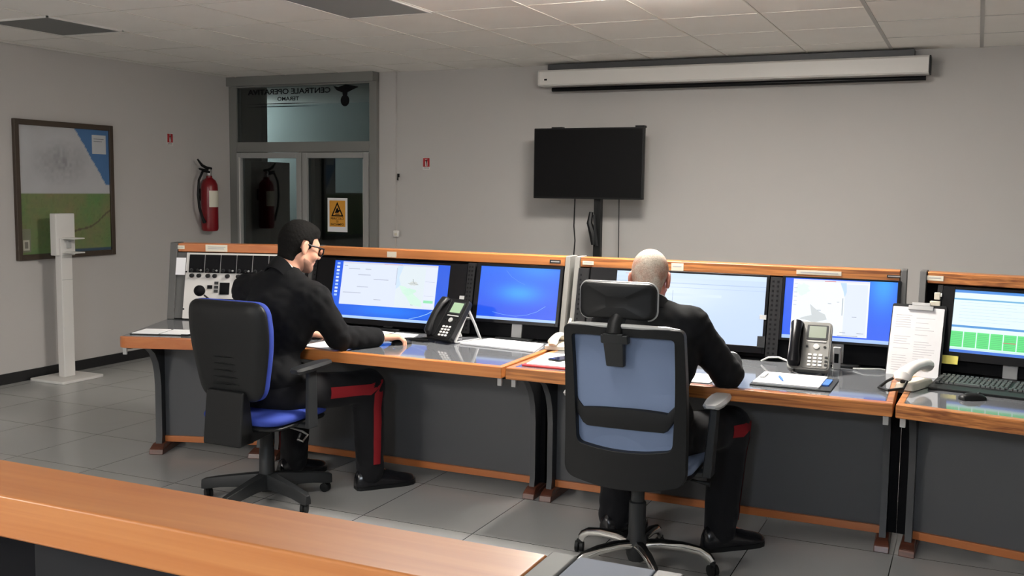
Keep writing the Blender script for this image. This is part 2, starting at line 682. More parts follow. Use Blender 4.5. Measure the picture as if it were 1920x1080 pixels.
Eb.add([(x, 8.298, z) for x, z in ((-5.61, 2.505), (-5.56, 2.505), (-5.50, 2.53), (-5.43, 2.555), (-5.50, 2.572),
                                   (-5.58, 2.582), (-5.66, 2.56), (-5.72, 2.572), (-5.68, 2.53))], [list(range(9))], M['bay'])
dpart('grenade_emblem', Eb, label='dark flaming grenade emblem on the transom glass')
dpart('blind_cord', MB().tube([(-5.375, 8.29, 1.87), (-5.378, 8.29, 1.5), (-5.374, 8.29, 1.2), (-5.376, 8.29, .4)], .0035, M['white'], 6),
      label='thin white cord hanging in the right leaf')
dpart('glazing_strip', MB().box(-6.845, -6.838, 8.258, 8.265, .15, 1.89, M['white']), label='white strip at the left leaf edge')

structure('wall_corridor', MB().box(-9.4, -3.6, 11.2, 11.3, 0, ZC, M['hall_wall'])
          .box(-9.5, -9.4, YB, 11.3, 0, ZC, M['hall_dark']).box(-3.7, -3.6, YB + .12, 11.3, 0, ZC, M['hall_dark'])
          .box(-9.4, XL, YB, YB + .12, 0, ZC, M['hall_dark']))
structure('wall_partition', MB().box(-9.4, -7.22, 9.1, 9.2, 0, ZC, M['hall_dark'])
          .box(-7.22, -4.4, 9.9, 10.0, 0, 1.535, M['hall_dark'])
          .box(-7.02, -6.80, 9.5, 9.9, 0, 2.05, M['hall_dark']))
t = Thing('corridor_light', 'lamp on the corridor wall behind the glazed door', 'light', (-9.14, 10.5, 2.25), -math.pi / 2)
t.part('housing', MB().box(-.5, .5, -.20, -.02, -.05, .06, M['white']))
t.part('tube', MB().box(-.48, .48, -.018, .05, -.03, .03, M['lamp_hall']))
t = Thing('corridor_cabinet', 'tall black cabinet in the corridor seen through the left door leaf', 'cabinet', (-7.0, 9.0, 0))
t.part('body', MB().box(-.17, .08, -.15, .2, 0, 1.86, M['bay']), bevel=.005)
t.part('glass_front', MB().box(-.15, .06, -.157, -.152, 1.25, 1.83, M['gloss']))

# yellow warning sign on the right leaf
t = Thing('warning_sign', 'amber warning sign with black triangle on the right door leaf', 'sign', (-5.672, 8.292, 1.185))
t.part('sheet', MB().box(-.115, .115, -.002, 0, -.02, .31, M['paper']))
t.part('print', MB().box(-.092, .092, -.0035, -.002, .03, .285, M['amber']))
W = MB()
W.add([(x, -.0042, z) for x, z in ((-.072, .13), (.072, .13), (0, .272), (-.05, .143), (.05, .143), (0, .243))],
      [[0, 1, 4, 3], [1, 2, 5, 4], [2, 0, 3, 5]], M['bay'])
W.add([(x, -.0042, z) for x, z in ((-.03, .165), (.012, .165), (.036, .19), (.012, .195), (.008, .215), (-.012, .205), (-.018, .185))],
      [list(range(7))], M['bay'])
W.add([(x, -.0042, z) for x, z in ((-.028, .148), (.03, .148), (.022, .156), (-.018, .157))], [[0, 1, 2, 3]], M['bay'])
put_text(W, 'PERICOLO', .03, (0, -.0042, .100), (1, 0, 0), (0, 0, 1), M['bay'], width=.15, bold=True)
put_text(W, 'DI', .026, (0, -.0042, .073), (1, 0, 0), (0, 0, 1), M['bay'], bold=True)
put_text(W, 'INCIAMPO', .028, (0, -.0042, .043), (1, 0, 0), (0, 0, 1), M['bay'], width=.15, bold=True)
t.part('symbol', W)


# ------------------------------------------------------------------ things on the walls
def extinguisher_sign(loc, rot, label):
    t = Thing('extinguisher_sign', label, 'sign', loc, rot)
    t.part('plate', MB().box(-.037, .037, -.002, 0, -.055, .055, M['white']))
    t.part('red_field', MB().box(-.035, .035, -.003, -.002, -.03, .052, M['red_sign']))
    p = MB()
    p.add([(x, -.0038, z) for x, z in rrect(-.012, .012, -.026, .026, .008, 4)], [list(range(20 + 4))[:24]], M['white'])
    p.add([(x, -.0038, z) for x, z in ((-.006, .026), (.006, .026), (.006, .036), (-.006, .036))], [[0, 1, 2, 3]], M['white'])
    p.add([(x, -.0038, z) for x, z in ((-.014, .036), (.012, .040), (.012, .044), (-.014, .041))], [[0, 1, 2, 3]], M['white'])
    t.part('pictogram', p)
    q = MB()
    put_text(q, 'ESTINTORE', .014, (0, -.0038, -.047), (1, 0, 0), (0, 0, 1), M['ink'], width=.056, bold=True)
    t.part('caption', q)


extinguisher_sign((-4.72, YB - .0005, 1.83), 0, 'small red extinguisher sign on the back wall, right of the door')
extinguisher_sign((XL + .0005, 7.44, 2.03), math.pi / 2, 'small red extinguisher sign on the left wall, above the extinguisher')

t = Thing('fire_extinguisher', 'red fire extinguisher with black hose hung on the left wall', 'fire extinguisher', (XL, 7.86, 1.15))
t.part('cylinder', MB().lathe([(.02, 0), (.07, .004), (.08, .02), (.082, .04), (.082, .42), (.078, .46), (.06, .50), (.03, .525), (.03, .545)],
                              (.10, 0, 0), M['red'], 28))
v = MB().lathe([(.022, .54), (.026, .55), (.026, .60), (.018, .61)], (.10, 0, 0), M['steel'], 14)
t.part('valve', v)
v = MB().tube([(.10, .03, .615), (.10, -.03, .62), (.10, -.10, .645), (.10, -.16, .70)], [.014, .016, .014, .008], M['plastic'], 8)
v.tube([(.10, .0, .60), (.10, -.08, .60), (.10, -.14, .61)], [.012, .012, .008], M['plastic'], 8)
t.part('handle', v)
t.part('hose', MB().tube([(.12, -.02, .58), (.12, -.11, .59), (.12, -.17, .50), (.12, -.185, .36), (.12, -.17, .24), (.12, -.13, .14), (.12, -.10, .09)],
                         [.012, .012, .012, .012, .012, .014, .02], M['plastic'], 10))
v = MB()
for k in range(10):
    a0, a1 = -.9 + k * .18, -.9 + (k + 1) * .18
    v.add([(.10 + .0835 * math.cos(a), .0835 * math.sin(a), z) for a in (a0, a1) for z in (.24, .40)], [[0, 2, 3, 1]], M['label'])
t.part('label_band', v)
t.part('wall_bracket', MB().box(0, .03, -.03, .03, .30, .42, M['plastic']))

# framed map
t = Thing('framed_map', 'brown framed wall map, grey above and green below, on the left wall', 'map', (XL, 6.21, .98), 0)
w2, h2 = .505, 1.13
f = MB()
for s in (-1, 1):
    f.box(0, .035, s * w2 - .042 * (s > 0), s * w2 + .042 * (s < 0), 0, h2, M['brown'])
f.box(0, .035, -w2 + .042, w2 - .042, 0, .045, M['brown']).box(0, .035, -w2 + .042, w2 - .042, h2 - .045, h2, M['brown'])
t.part('frame', f, bevel=.004)
rng = np.random.RandomState(4)


def vnoise(seed, n=64):
    g = np.random.RandomState(seed).rand(n, n)

    def fn(x, y):
        i, j = int(x) % n, int(y) % n
        a, b = x - int(x), y - int(y)
        a, b = a * a * (3 - 2 * a), b * b * (3 - 2 * b)
        p, q = (i + 1) % n, (j + 1) % n
        return (g[i, j] * (1 - a) + g[p, j] * a) * (1 - b) + (g[i, q] * (1 - a) + g[p, q] * a) * b
    return fn


N1, N2 = vnoise(1), vnoise(2)


def fbm(x, y, o=4):
    return sum(N1(x * 2 ** k + 7 * k, y * 2 ** k + 3 * k) / 2 ** (k + 1) for k in range(o))


def mapcol(x, y):
    n = fbm(x * 6, y * 6)
    n2 = N2(x * 40, y * 40)
    if y > .475:
        coast = .60 + .42 * (1 - (y - .475) / .525) + .03 * (n - .5)
        if x > coast + .0 and y > .55:
            return lin(72, 112, 158)
        d = max(0, 1 - math.hypot((x - .45) / .35, (y - .72) / .2))
        g = 182 - 34 * d * (.4 + n2) - 14 * (n - .5)
        return lin(g, g, g + 2)
    if y < .03 and x > .5:
        return lin(60, 80, 96)
    k = (n - .3) * 1.7
    c = (100 + 32 * k + 8 * n2, 124 - 6 * k + 8 * n2, 80 + 10 * k)
    if n2 > .80:
        c = tuple(q * .93 for q in c)
    if abs(y - (.12 + .30 * max(0, x - .5) * 1.3 + .02 * math.sin(x * 14))) < .008 and x > .55:
        c = (92, 84, 66)
    return lin(*c)


P0 = (.018, -w2 + .04, .042)
v, fc, c = picture(P0, (0, 2 * w2 - .08, 0), (0, 0, h2 - .084), (1, 0, 0), [
    ((.80, .80, .965, .955), lin(188, 190, 192), 2), ((.82, .92, .94, .925), lin(120, 120, 124), 3), ((.82, .90, .92, .905), lin(120, 120, 124), 3),
    ((.02, .035, .085, .115), lin(186, 182, 168), 2), ((.035, .05, .07, .1), lin(120, 116, 106), 3),
    ((.005, .02, .10, .20), lin(122, 124, 104), 1)], mapcol, (90, 96))
t.raw('map_sheet', v, fc, M['print'], world=False, cols=c)
t.part('backing', MB().box(.004, .016, -w2 + .03, w2 - .03, .03, h2 - .03, M['bay']))

# hand sanitiser stand
t = Thing('sanitiser_stand', 'white hand sanitiser stand on the floor in front of the map', 'sanitiser stand', (-6.75, 5.97, 0))
t.part('base_plate', MB().slab(rrect(-.19, .19, -.21, .21, .02), 0, .022, M['white']), bevel=.004)
c = MB().box(-.035, .035, -.055, .055, .022, 1.10, M['white'])
t.part('column', c, bevel=.006)
t.part('joint_line', MB().box(.0352, .0358, -.055, .055, .82, .824, M['silver']))
h = MB().slab(rrect(-.04, .03, -.095, .095, .008), 1.02, 1.36, M['white'])
t.part('dispenser_head', h, bevel=.006)
t.part('lower_hood', MB().box(.03, .05, -.07, .07, 1.02, 1.16, M['white']), bevel=.004)
for z in (1.04, 1.155):
    t.part('tray', MB().slab(rrect(.03, .17, -.05, .07, .012), z, z + .010, M['white']), bevel=.002)
t.part('nozzle', MB().box(.05, .075, -.015, .015, 1.08, 1.14, M['silver']), bevel=.003)

# little things on the back wall
t = Thing('wall_hook', 'small black hook on the back wall beside the door', 'hook', (-5.005, YB - .03, 1.705))
t.part('plate', MB().box(-.012, .012, -.008, 0, -.005, .03, M['plastic']), bevel=.002)
t.part('clip', MB().tube([(0, -.012, .02), (.006, -.018, .0), (.004, -.014, -.035), (-.006, -.012, -.03), (-.004, -.012, -.005)], .004, M['plastic'], 6))
t = Thing('wall_socket', 'white square wall box low on the back wall beside the door', 'socket', (-5.02, YB - .03, 1.165))
t.part('box', MB().box(-.028, .028, -.03, 0, -.03, .03, M['white']), bevel=.006)
t.part('plug', MB().lathe([(.012, -.045), (.014, -.03)], (.006, 0, -.004), M['cream'], 12, 'y'))

# projection screen housing
t = Thing('projection_screen', 'long white roll-up projection screen case high on the back wall', 'projection screen', (-1.94, YB, 2.49))
x0, x1 = -1.56, 1.56
prof = [(-.20, .012), (-.185, .0), (-.06, .0), (-.05, .01), (-.05, .125), (-.06, .135), (-.185, .135), (-.20, .12)]
t.part('case', MB().loft([[(x, y, z) for y, z in prof] for x in (x0, x1)], M['white']), bevel=.003)
t.part('end_cap', MB().loft([[(x, y, z) for y, z in prof] for x in (x0 - .012, x0 - .001)], M['white']), bevel=.003)
t.part('end_cap', MB().loft([[(x, y, z) for y, z in prof] for x in (x1 + .001, x1 + .012)], M['plastic']), bevel=.003)
t.part('weight_bar', MB().lathe([(.018, x0 + .09), (.018, x1 - .02)], (0, -.11, -.025), M['gloss'], 14, 'x'))
t.part('mounting_rail', MB().box(x0 + .04, 1.45, -.10, 0, .137, .192, M['desk_grey']))
t.part('switch', MB().box(x0 + .05, x0 + .075, -.203, -.198, .045, .06, M['plastic']))

# television on its stand
TX, TY = -2.945, 7.9
t = Thing('television', 'black switched-off flat television on a black floor stand behind the desks', 'television', (TX, TY, 0))
t.part('bezel', MB().box(-.480, .480, .0, .05, 1.528, 2.112, M['plastic']), bevel=.006)
t.part('screen', MB().box(-.468, .468, -.003, .001, 1.542, 2.10, M['tv_black']))
t.part('rear_bracket', MB().box(-.33, -.24, .02, .09, 2.108, 2.122, M['plastic']).box(.40, .474, .02, .09, 2.108, 2.126, M['plastic']))
t.part('pole', MB().box(.045, .105, .055, .115, .03, 1.85, M['plastic']), bevel=.004)
t.part('mount_plate', MB().box(-.2, .3, .05, .058, 1.65, 2.0, M['plastic']))
t.part('floor_plate', MB().box(-.25, .40, -.2, .3, 0, .03, M['plastic']), bevel=.006)
cb = MB().tube([(.03, .04, 1.42), (.02, .03, 1.33), (.05, .03, 1.24), (.06, .03, 1.15)], [.018, .026, .032, .022], M['plastic'], 8)
cb.tube([(.06, .03, 1.40), (.075, .02, 1.26), (.09, .03, 1.14)], .012, M['plastic_grey'], 6)
t.part('cable_bundle', cb)
t.part('plug', MB().box(.0, .03, .015, .04, 1.29, 1.34, M['silver']), bevel=.004)
t.part('power_cable', MB().tube([(-.125, .06, 1.53), (-.13, .06, 1.3), (-.118, .06, 1.18), (-.13, .06, 1.0), (-.12, .06, .06)], .006, M['plastic'], 6))
t.part('signal_cable', MB().tube([(.215, .2, 1.60), (.22, .2, 1.2), (.222, .2, .9), (.22, .2, .06)], .004, M['plastic_grey'], 6))

# ------------------------------------------------------------------ operator consoles
TOP, HOOD = .765, 1.235


class Desk:
    def __init__(s, label, FL, FR, BL, BR, wd, round_left=False, group=None, side_l=None, side_r=None, ext_l=.018):
        s.FL, s.FR, s.BL, s.BR = [np.array(q, float) for q in (FL, FR, BL, BR)]
        s.W = np.linalg.norm(s.FR - s.FL)
        c = (s.FL + s.FR) / 2
        s.t = t = Thing('operator_console', label, 'desk', (c[0], c[1], 0), 0, group)
        P, W = s.P, s.W
        du = .032 / W

        def hx(mb, u0, u1, v0, v1, z0, z1, m):
            return mb.prism([P(u0, v0, z0), P(u1, v0, z0), P(u1, v1, z0), P(u0, v1, z0)],
                            [P(u0, v0, z1), P(u1, v0, z1), P(u1, v1, z1), P(u0, v1, z1)], m)
        s.hx = hx
        e = MB()
        if round_left:
            r = .06
            pl = [P((r - r * math.cos(a)) / W, r - r * math.sin(a), 0) for a in [k * math.pi / 12 for k in range(7)]]
            poly = pl + [P(1, 0, 0), P(1, .045, 0), P(du, .06, 0), P(0, .06, 0)][0:3] + [P(0, .045 + .015, 0)]
            poly = [P(0, .062, 0)] + pl + [P(1, 0, 0), P(1, .062, 0)]
            e.prism([(q[0], q[1], TOP - .056) for q in poly], [(q[0], q[1], TOP) for q in poly], wd)
            hx(e, 1 - du, 1, .062, .845, TOP - .056, TOP, wd)
            v0 = .062
        else:
            hx(e, .002, .998, 0, .045, TOP - .056, TOP, wd)
            hx(e, .002, du, .045, .845, TOP - .056, TOP, wd)
            hx(e, 1 - du, .998, .045, .845, TOP - .056, TOP, wd)
            v0 = .045
        t.part('wood_edge', e, world=True, bevel=.005)
        t.part('desk_surface', hx(MB(), 0 if round_left else du, 1 - du, v0, 1.0, TOP - .045, TOP - .0012, M['laminate']), world=True)
        t.part('front_panel', hx(MB(), .05 / W, 1 - .05 / W, .545, .565, .09, TOP - .056, M['desk_grey']), world=True)
        for q0, q1 in ((-ext_l, .05), (W - .05, W + .018)):
            if q1 > q0:
                t.part('gap_shade_strip', hx(MB(), q0 / W, q1 / W, .555, .565, .06, TOP - .056, M['bay']), world=True)  # black strip added so the gap between consoles stays in dark shade
        t.part('bottom_rail', hx(MB(), .02, .98, .53, .57, .055, .092, M['wood_plain']), world=True, bevel=.003)
        # legs and feet
        for u in (.038 / W, 1 - .038 / W):
            hw = .0145 / W
            outer = [(.475, .05), (.485, .10), (.485, .40), (.475, .48), (.45, .55), (.40, .615), (.32, .66), (.20, .685), (.06, .695), (.06, .708)]
            inner = [(.60, .05), (.59, .10), (.59, .40), (.585, .50), (.575, .56), (.56, .62), (.56, .66), (.56, .69), (.56, .70), (.56, .708)]
            lg = MB()
            for sgn in (-1, 1):
                pass
            n = len(outer)
            vs = [P(u - hw, *o) for o in outer] + [P(u + hw, *o) for o in outer] + \
                 [P(u - hw, *o) for o in inner] + [P(u + hw, *o) for o in inner]
            fs, fe = [], []
            for k in range(n - 1):
                fe.append([k, k + 1, n + k + 1, n + k])
                fs.append([2 * n + k, 2 * n + k + 1, 3 * n + k + 1, 3 * n + k])
                fs.append([k, k + 1, 2 * n + k + 1, 2 * n + k])
                fs.append([n + k, n + k + 1, 3 * n + k + 1, 3 * n + k])
            fs += [[0, n, 3 * n, 2 * n], [n - 1, 2 * n - 1, 4 * n - 1, 3 * n - 1]]
            lg.add(vs, fs, M['leg'])
            o = len(lg.v)
            lg.add(vs[:2 * n], fe, M['leg_edge'])
            leg = t.part('leg', lg, world=True, ang=50)
            ft = MB()
            hf = .033 / W
            a = [P(u - hf, .425, 0), P(u + hf, .425, 0), P(u + hf, .80, 0), P(u - hf, .80, 0)]
            b = [P(u - hf, .435, .03), P(u + hf, .435, .03), P(u + hf, .80, .055), P(u - hf, .80, .055)]
            b2 = [P(u - hf * .8, .475, .055), P(u + hf * .8, .475, .055)]
            ft.prism(a, b, M['wood_foot'])
            ft.prism([b[0], b[1], P(u + hf * .8, .60, .03), P(u - hf * .8, .60, .03)],
                     [b2[0], b2[1], P(u + hf * .8, .60, .06), P(u - hf * .8, .60, .06)], M['wood_foot'])
            t.part('foot', ft, leg, world=True, bevel=.004, label='brown wooden foot')
        for u in (.03 / W, 1 - .03 / W):
            t.part('clip', hx(MB(), u - .011 / W, u + .011 / W, .035, .05, TOP - .098, TOP - .056, M['silver']), world=True, bevel=.002)
        # hood
        th = .028 / W
        for u0, u1, pm in ((.0, th, side_l or M['hood_dark']), (1 - th, 1, side_r or M['hood_dark'])):
            prof = [(.80, TOP), (.895, HOOD + .004), (1.01, HOOD + .004), (1.07, TOP)]
            p = MB()
            p.prism([P(u0, *q) for q in prof], [P(u1, *q) for q in prof], pm)
            t.part('side_panel', p, world=True, bevel=.003)
        hd = MB()
        hp = [(.899, HOOD - .052), (.925, HOOD - .052), (.925, HOOD - .02), (1.01, HOOD - .02), (1.01, HOOD), (.899, HOOD)]
        hd.prism([P(th + .002, *q) for q in hp], [P(1 - th - .002, *q) for q in hp], wd)
        t.part('hood_trim', hd, world=True, bevel=.004)
        t.part('back_panel', hx(MB(), th, 1 - th, 1.0, 1.014, .10, HOOD - .021, M['bay']), world=True)

    def P(s, u, v, z):
        a = s.FL + (s.FR - s.FL) * u
        b = s.BL + (s.BR - s.BL) * u
        q = a + (b - a) * (v / .90)
        return (float(q[0]), float(q[1]), z)

    def tagplate(s, x0, x1, z0, z1, m, name='label_strip', lines=None):
        """small plate on the wooden trim, x in metres from the hood's left end"""
        t = s.t
        W = np.linalg.norm(s.BR - s.BL)
        o = t.part(name, s.hx(MB(), x0 / W, x1 / W, .8965, .8985, z0, z1, m), world=True)
        for a, b, c, d, lm in lines or []:
            t.part('print_line', s.hx(MB(), a / W, b / W, .8958, .8963, c, d, lm), o, world=True)


YH = 5.17
A = Desk('short angled console at the far left with the white radio panel', (-4.245, 4.09), (-3.735, 4.262), (-4.617, 4.911), (-3.765, 5.19), M['wood_plain'], True, ext_l=-.05)
B = Desk('console where the dark-haired person in glasses sits', (-3.725, 4.27), (-1.998, 4.27), (-3.725, YH), (-2.012, YH), M['wood'], side_r=M['hood_grey'])
C = Desk('console where the grey-haired person sits', (-1.985, 4.27), (-.264, 4.27), (-1.985, YH), (-.29, YH), M['wood_grain'], side_l=M['hood_grey'])
Dk = Desk('console at the right edge with the green-table monitor', (-.260, 4.262), (1.41, 3.94), (-.232, YH), (1.56, 4.82), M['wood_grain'])
E1 = Desk('front-row console whose wooden hood crosses the foreground', (-2.10, -.093), (-.343, -.093), (-2.10, .807), (-.343, .807), M['wood'], side_r=M['hood_grey'])
E2 = Desk('front-row console beyond the grey end panel at the bottom of the picture', (-.262, -.093), (1.46, -.093), (-.262, .807), (1.46, .807), M['wood'])
E1.t.part('gap_cover', MB().box(-.342, -.263, .80, .917, HOOD - .01, HOOD + .003, M['slate']), world=True, bevel=.002,
          label='slate grey cover plate at the end of the hood')
E1.t.part('instrument_board', MB().box(-1.02, -.375, .845, .853, .80, 1.183, M['rack']), world=True, bevel=.002)

# label strips
ln = lambda a, b, c, m=None: (a, b, c, c + .004, m or M['ink_soft'])
A.tagplate(.032, .092, 1.200, 1.222, M['label'], lines=[ln(.04, .085, 1.209)])
A.tagplate(.230, .372, 1.187, 1.230, M['label'], lines=[ln(.245, .36, 1.214), ln(.245, .35, 1.203)])
B.tagplate(.542, .605, 1.188, 1.222, M['label'], lines=[ln(.573, .575, 1.19)])
B.tagplate(1.59, 1.655, 1.196, 1.216, M['plastic_grey'], 'maker_plate', [(1.598, 1.648, 1.203, 1.209, M['silver'])])
C.tagplate(.044, .107, 1.197, 1.217, M['label'], lines=[ln(.052, .10, 1.206)])
C.tagplate(.54, .605, 1.187, 1.226, M['label'], lines=[ln(.548, .595, 1.207)])
C.tagplate(1.18, 1.395, 1.198, 1.219, M['label'], lines=[ln(1.20, 1.38, 1.206)])
C.tagplate(1.605, 1.672, 1.200, 1.214, M['plastic_grey'], 'maker_plate', [(1.61, 1.665, 1.205, 1.210, M['silver'])])
Dk.tagplate(.03, .105, 1.197, 1.220, M['label'], lines=[ln(.04, .095, 1.208)])


def plane_y(z):
    return -.22 * (1.17 - z)


def face_strip(mb, x0, x1, z0, z1, m, off=0.0, th=.02, yb=5.15):
    """a board lying in the tilted instrument plane of the hood"""
    a, b = yb + plane_y(z0) + off, yb + plane_y(z1) + off
    return mb.prism([(x0, a, z0), (x1, a, z0), (x1, a + th, z0), (x0, a + th, z0)],
                    [(x0, b, z1), (x1, b, z1), (x1, b + th, z1), (x0, b + th, z1)], m)


for desk, x0, xs in ((B, -2.628, .044), (C, -.925, .058)):
    r = face_strip(MB(), x0, x0 + xs, .785, 1.178, M['rack'], -.004)
    rail = desk.t.part('rack_rail', r, world=True)
    hs = MB()
    for k in range(16):
        z = .80 + k * .0235
        for q in (.25, .66):
            face_strip(hs, x0 + xs * q - .005, x0 + xs * q + .005, z, z + .010, M['bay'], -.0052, .001)
    desk.t.part('rail_slots', hs, rail, world=True)
B.t.part('rack_label', face_strip(MB(), -2.662, -2.632, .973, .992, M['silver'], -.006, .004), world=True)
C.t.part('rack_label', face_strip(MB(), -.965, -.932, .968, .99, M['silver'], -.010, .004), world=True)
C.t.part('rack_label', face_strip(MB(), -.968, -.93, .83, .885, M['plastic_grey'], -.010, .004), world=True)
for x0, x1, dk in ((-1.955, -1.895, C), (-3.69, -3.665, B)):
    rk = face_strip(MB(), x0, x1, .785, 1.178, M['rack'], -.004)
    for k in range(14):
        z = .80 + k * .026
        face_strip(rk, x0 + .012, x0 + .022, z, z + .010, M['bay'], -.0052, .001)
    dk.t.part('rack_rail', rk, world=True)
for x0, x1, dk in ((-1.95, -.30, C), (-3.69, -2.03, B)):
    dk.t.part('instrument_board', face_strip(MB(), x0, x1, .775, 1.178, M['bay'], .055, .008), world=True)

# ------------------------------------------------------------------ monitors
WHITE, PALE = lin(236, 242, 255), lin(206, 224, 250)


def arc(pts, wd):
    out = []
    for i in range(len(pts) - 1):
        (x0, y0), (x1, y1) = pts[i], pts[i + 1]
        d = math.hypot(x1 - x0, y1 - y0) or 1
        nx, ny = -(y1 - y0) / d * wd, (x1 - x0) / d * wd
        out.append([(x0 - nx, y0 - ny), (x1 - nx, y1 - ny), (x1 + nx, y1 + ny), (x0 + nx, y0 + ny)])
    return out


def monitor(label, outer, lit, bg, layers, grid=(40, 24), loc=(0, 5.15), rot=0, stand=True, name='monitor', bezel=None):
    x0, x1, z0, z1 = outer
    a0, a1, c0, c1 = lit
    xc = (x0 + x1) / 2
    ca, sa = math.cos(rot), math.sin(rot)
    W = Matrix.Translation((loc[0], loc[1], 0)) @ Matrix.Rotation(rot, 4, 'Z')
    base = W @ Vector((xc, plane_y(TOP), TOP))
    t = Thing(name, label, 'monitor', tuple(base), rot)
    D = Vector((xc, plane_y(TOP), TOP))
    bm = bezel or M['gloss']

    def strip(mb, p, q, r, s_, m, off, th):
        a, b = plane_y(r) + off, plane_y(s_) + off
        return mb.prism([Vector(k) - D for k in ((p, a, r), (q, a, r), (q, a + th, r), (p, a + th, r))],
                        [Vector(k) - D for k in ((p, b, s_), (q, b, s_), (q, b + th, s_), (p, b + th, s_))], m)
    f = MB()
    strip(f, x0, a0, z0, z1, bm, -.005, .03)
    strip(f, a1, x1, z0, z1, bm, -.005, .03)
    strip(f, a0, a1, z0, c0, bm, -.005, .03)
    strip(f, a0, a1, c1, z1, bm, -.005, .03)
    t.part('bezel', f, bevel=.0015)
    t.part('rear_shell', strip(MB(), x0 + .01, x1 - .01, z0 + .01, z1 - .01, M['plastic'], .0, .042))
    P0 = Vector((a0, plane_y(c0) - .0008, c0)) - D
    U = Vector((a1 - a0, 0, 0))
    V = Vector((0, plane_y(c1) - plane_y(c0), c1 - c0))
    N = U.cross(V)
    v, fc, c = picture(P0, U, V, N, layers, bg, grid)
    t.raw('screen', v, fc, M['screen'], world=False, cols=c, smooth=False)
    if stand:
        s = MB()
        zb = z0 + .03
        s.prism([(-.03, .05, .012), (.03, .05, .012), (.03, .07, .012), (-.03, .07, .012)],
                [(-.03, .04 + plane_y(zb) - plane_y(TOP), zb - TOP), (.03, .04 + plane_y(zb) - plane_y(TOP), zb - TOP),
                 (.03, .06 + plane_y(zb) - plane_y(TOP), zb - TOP), (-.03, .06 + plane_y(zb) - plane_y(TOP), zb - TOP)], M['silver'])
        t.part('stand', s)
        t.part('stand_foot', MB().slab(rrect(-.11, .11, -.02, .13, .03), .0, .012, M['plastic']), bevel=.003)
    return t


def mix(a, b, k):
    k = max(0, min(1, k))
    return tuple(p * (1 - k) + q * k for p, q in zip(a, b))


def wallpaper(x, y):
    base = mix(lin(22, 84, 236), lin(34, 118, 246), (y - .2) * .8)
    g = math.exp(-((x - .52) / .26) ** 2 - ((y - .52) / .16) ** 2)
    c = mix(base, lin(44, 158, 252), g * .95)
    g2 = math.exp(-((x - .72) / .3) ** 2 - ((y - 1.0) / .2) ** 2)
    return mix(c, lin(50, 150, 255), g2 * .7)


LINE = lin(176, 184, 200)
GREY = lin(150, 158, 172)
TASK = lin(176, 208, 250)


def text_rows(x0, x1, y0, y1, n, col=LINE, seed=1, h=.006):
    r = random.Random(seed)
    out = []
    for k in range(n):
        y = y1 - (y1 - y0) * k / max(1, n - 1)
        out.append(((x0, y, x0 + (x1 - x0) * r.uniform(.45, 1), y + h), col, 3))
    return out


def noise_blob(cx, cy, rx, ry, seed, n=26):
    r = random.Random(seed)
    return [(cx + rx * (1 + r.uniform(-.3, .3)) * math.cos(k * 2 * math.pi / n), cy + ry * (1 + r.uniform(-.3, .3)) * math.sin(k * 2 * math.pi / n)) for k in range(n)]


# large monitor, console of the person in glasses
lay = [((.075, .235, .90, .985), lin(222, 230, 250), 1), ((.075, .955, .90, .985), lin(214, 214, 226), 2), ((.44, .965, .60, .972), lin(216, 150, 160), 3),
       ((.56, .25, .80, .95), lin(224, 234, 240), 2), ((.0, .0, 1, .045), TASK, 2)]
lay += [([(.56, .95), (.61, .95), (.58, .75), (.60, .62), (.56, .55)], lin(206, 226, 246), 3),
        ([(.585, .62), (.62, .50), (.66, .42), (.70, .30), (.79, .27), (.79, .36), (.74, .44), (.69, .52), (.64, .60)], lin(212, 242, 226), 3),
        (noise_blob(.71, .66, .035, .035, 3), lin(212, 218, 216), 3), (noise_blob(.68, .52, .05, .06, 5), lin(206, 240, 222), 3)]
lay += [(p, lin(170, 178, 180), 4) for p in arc([(.66, .66), (.69, .655), (.71, .66), (.75, .645)], .0035)]
lay += [(p, lin(170, 178, 180), 4) for p in arc([(.70, .74), (.705, .69), (.72, .655)], .003)]
lay += [((.80, .28, .895, .945), lin(226, 232, 250), 2), ((.805, .34, .885, .385), lin(150, 228, 180), 3), ((.805, .46, .885, .464), LINE, 3),
        ((.805, .70, .885, .704), LINE, 3), ((.555, .62, .558, .92), GREY, 3)]
for x, y, q in ((.13, .86, .10), (.22, .76, .11), (.22, .55, .10), (.10, .44, .16), (.36, .69, .13), (.09, .91, .03), (.38, .34, .06), (.70, .29, .02), (.28, .86, .05)):
    lay.append(((x, y, x + q, y + .010), lin(172, 178, 192), 3))
for k in range(10):
    lay.append(((.022, .93 - k * .062, .048, .965 - k * .062), lin(214, 228, 252) if k % 3 else lin(160, 196, 250), 2))
lay += [(p, lin(150, 200, 255), 2) for p in arc([(.70, .055), (.78, .10), (.85, .16), (.90, .23)], .004)]
monitor('large monitor showing a map window on blue, in front of the person in glasses', (-3.657, -2.632, .79, 1.168), (-3.535, -2.742, .822, 1.158),
        lambda x, y: mix(lin(30, 92, 226), lin(38, 126, 250), math.exp(-((x - .5) / .3) ** 2 - ((y - .16) / .1) ** 2)), lay)
# small blue monitor
lay = [((0, 0, 1, .05), lin(168, 200, 250), 1)]
lay += [(p, lin(120, 180, 255), 1) for p in arc([(.20, .14), (.34, .10), (.50, .085), (.64, .12), (.76, .19), (.86, .30)], .003)]
lay += [(p, lin(90, 150, 255), 1) for p in arc([(.33, .93), (.40, .82), (.50, .73), (.58, .68)], .0025)]
monitor('smaller monitor with plain blue desktop, left of the grey gap between consoles', (-2.572, -2.044, .856, 1.181), (-2.545, -2.062, .874, 1.166), wallpaper, lay)
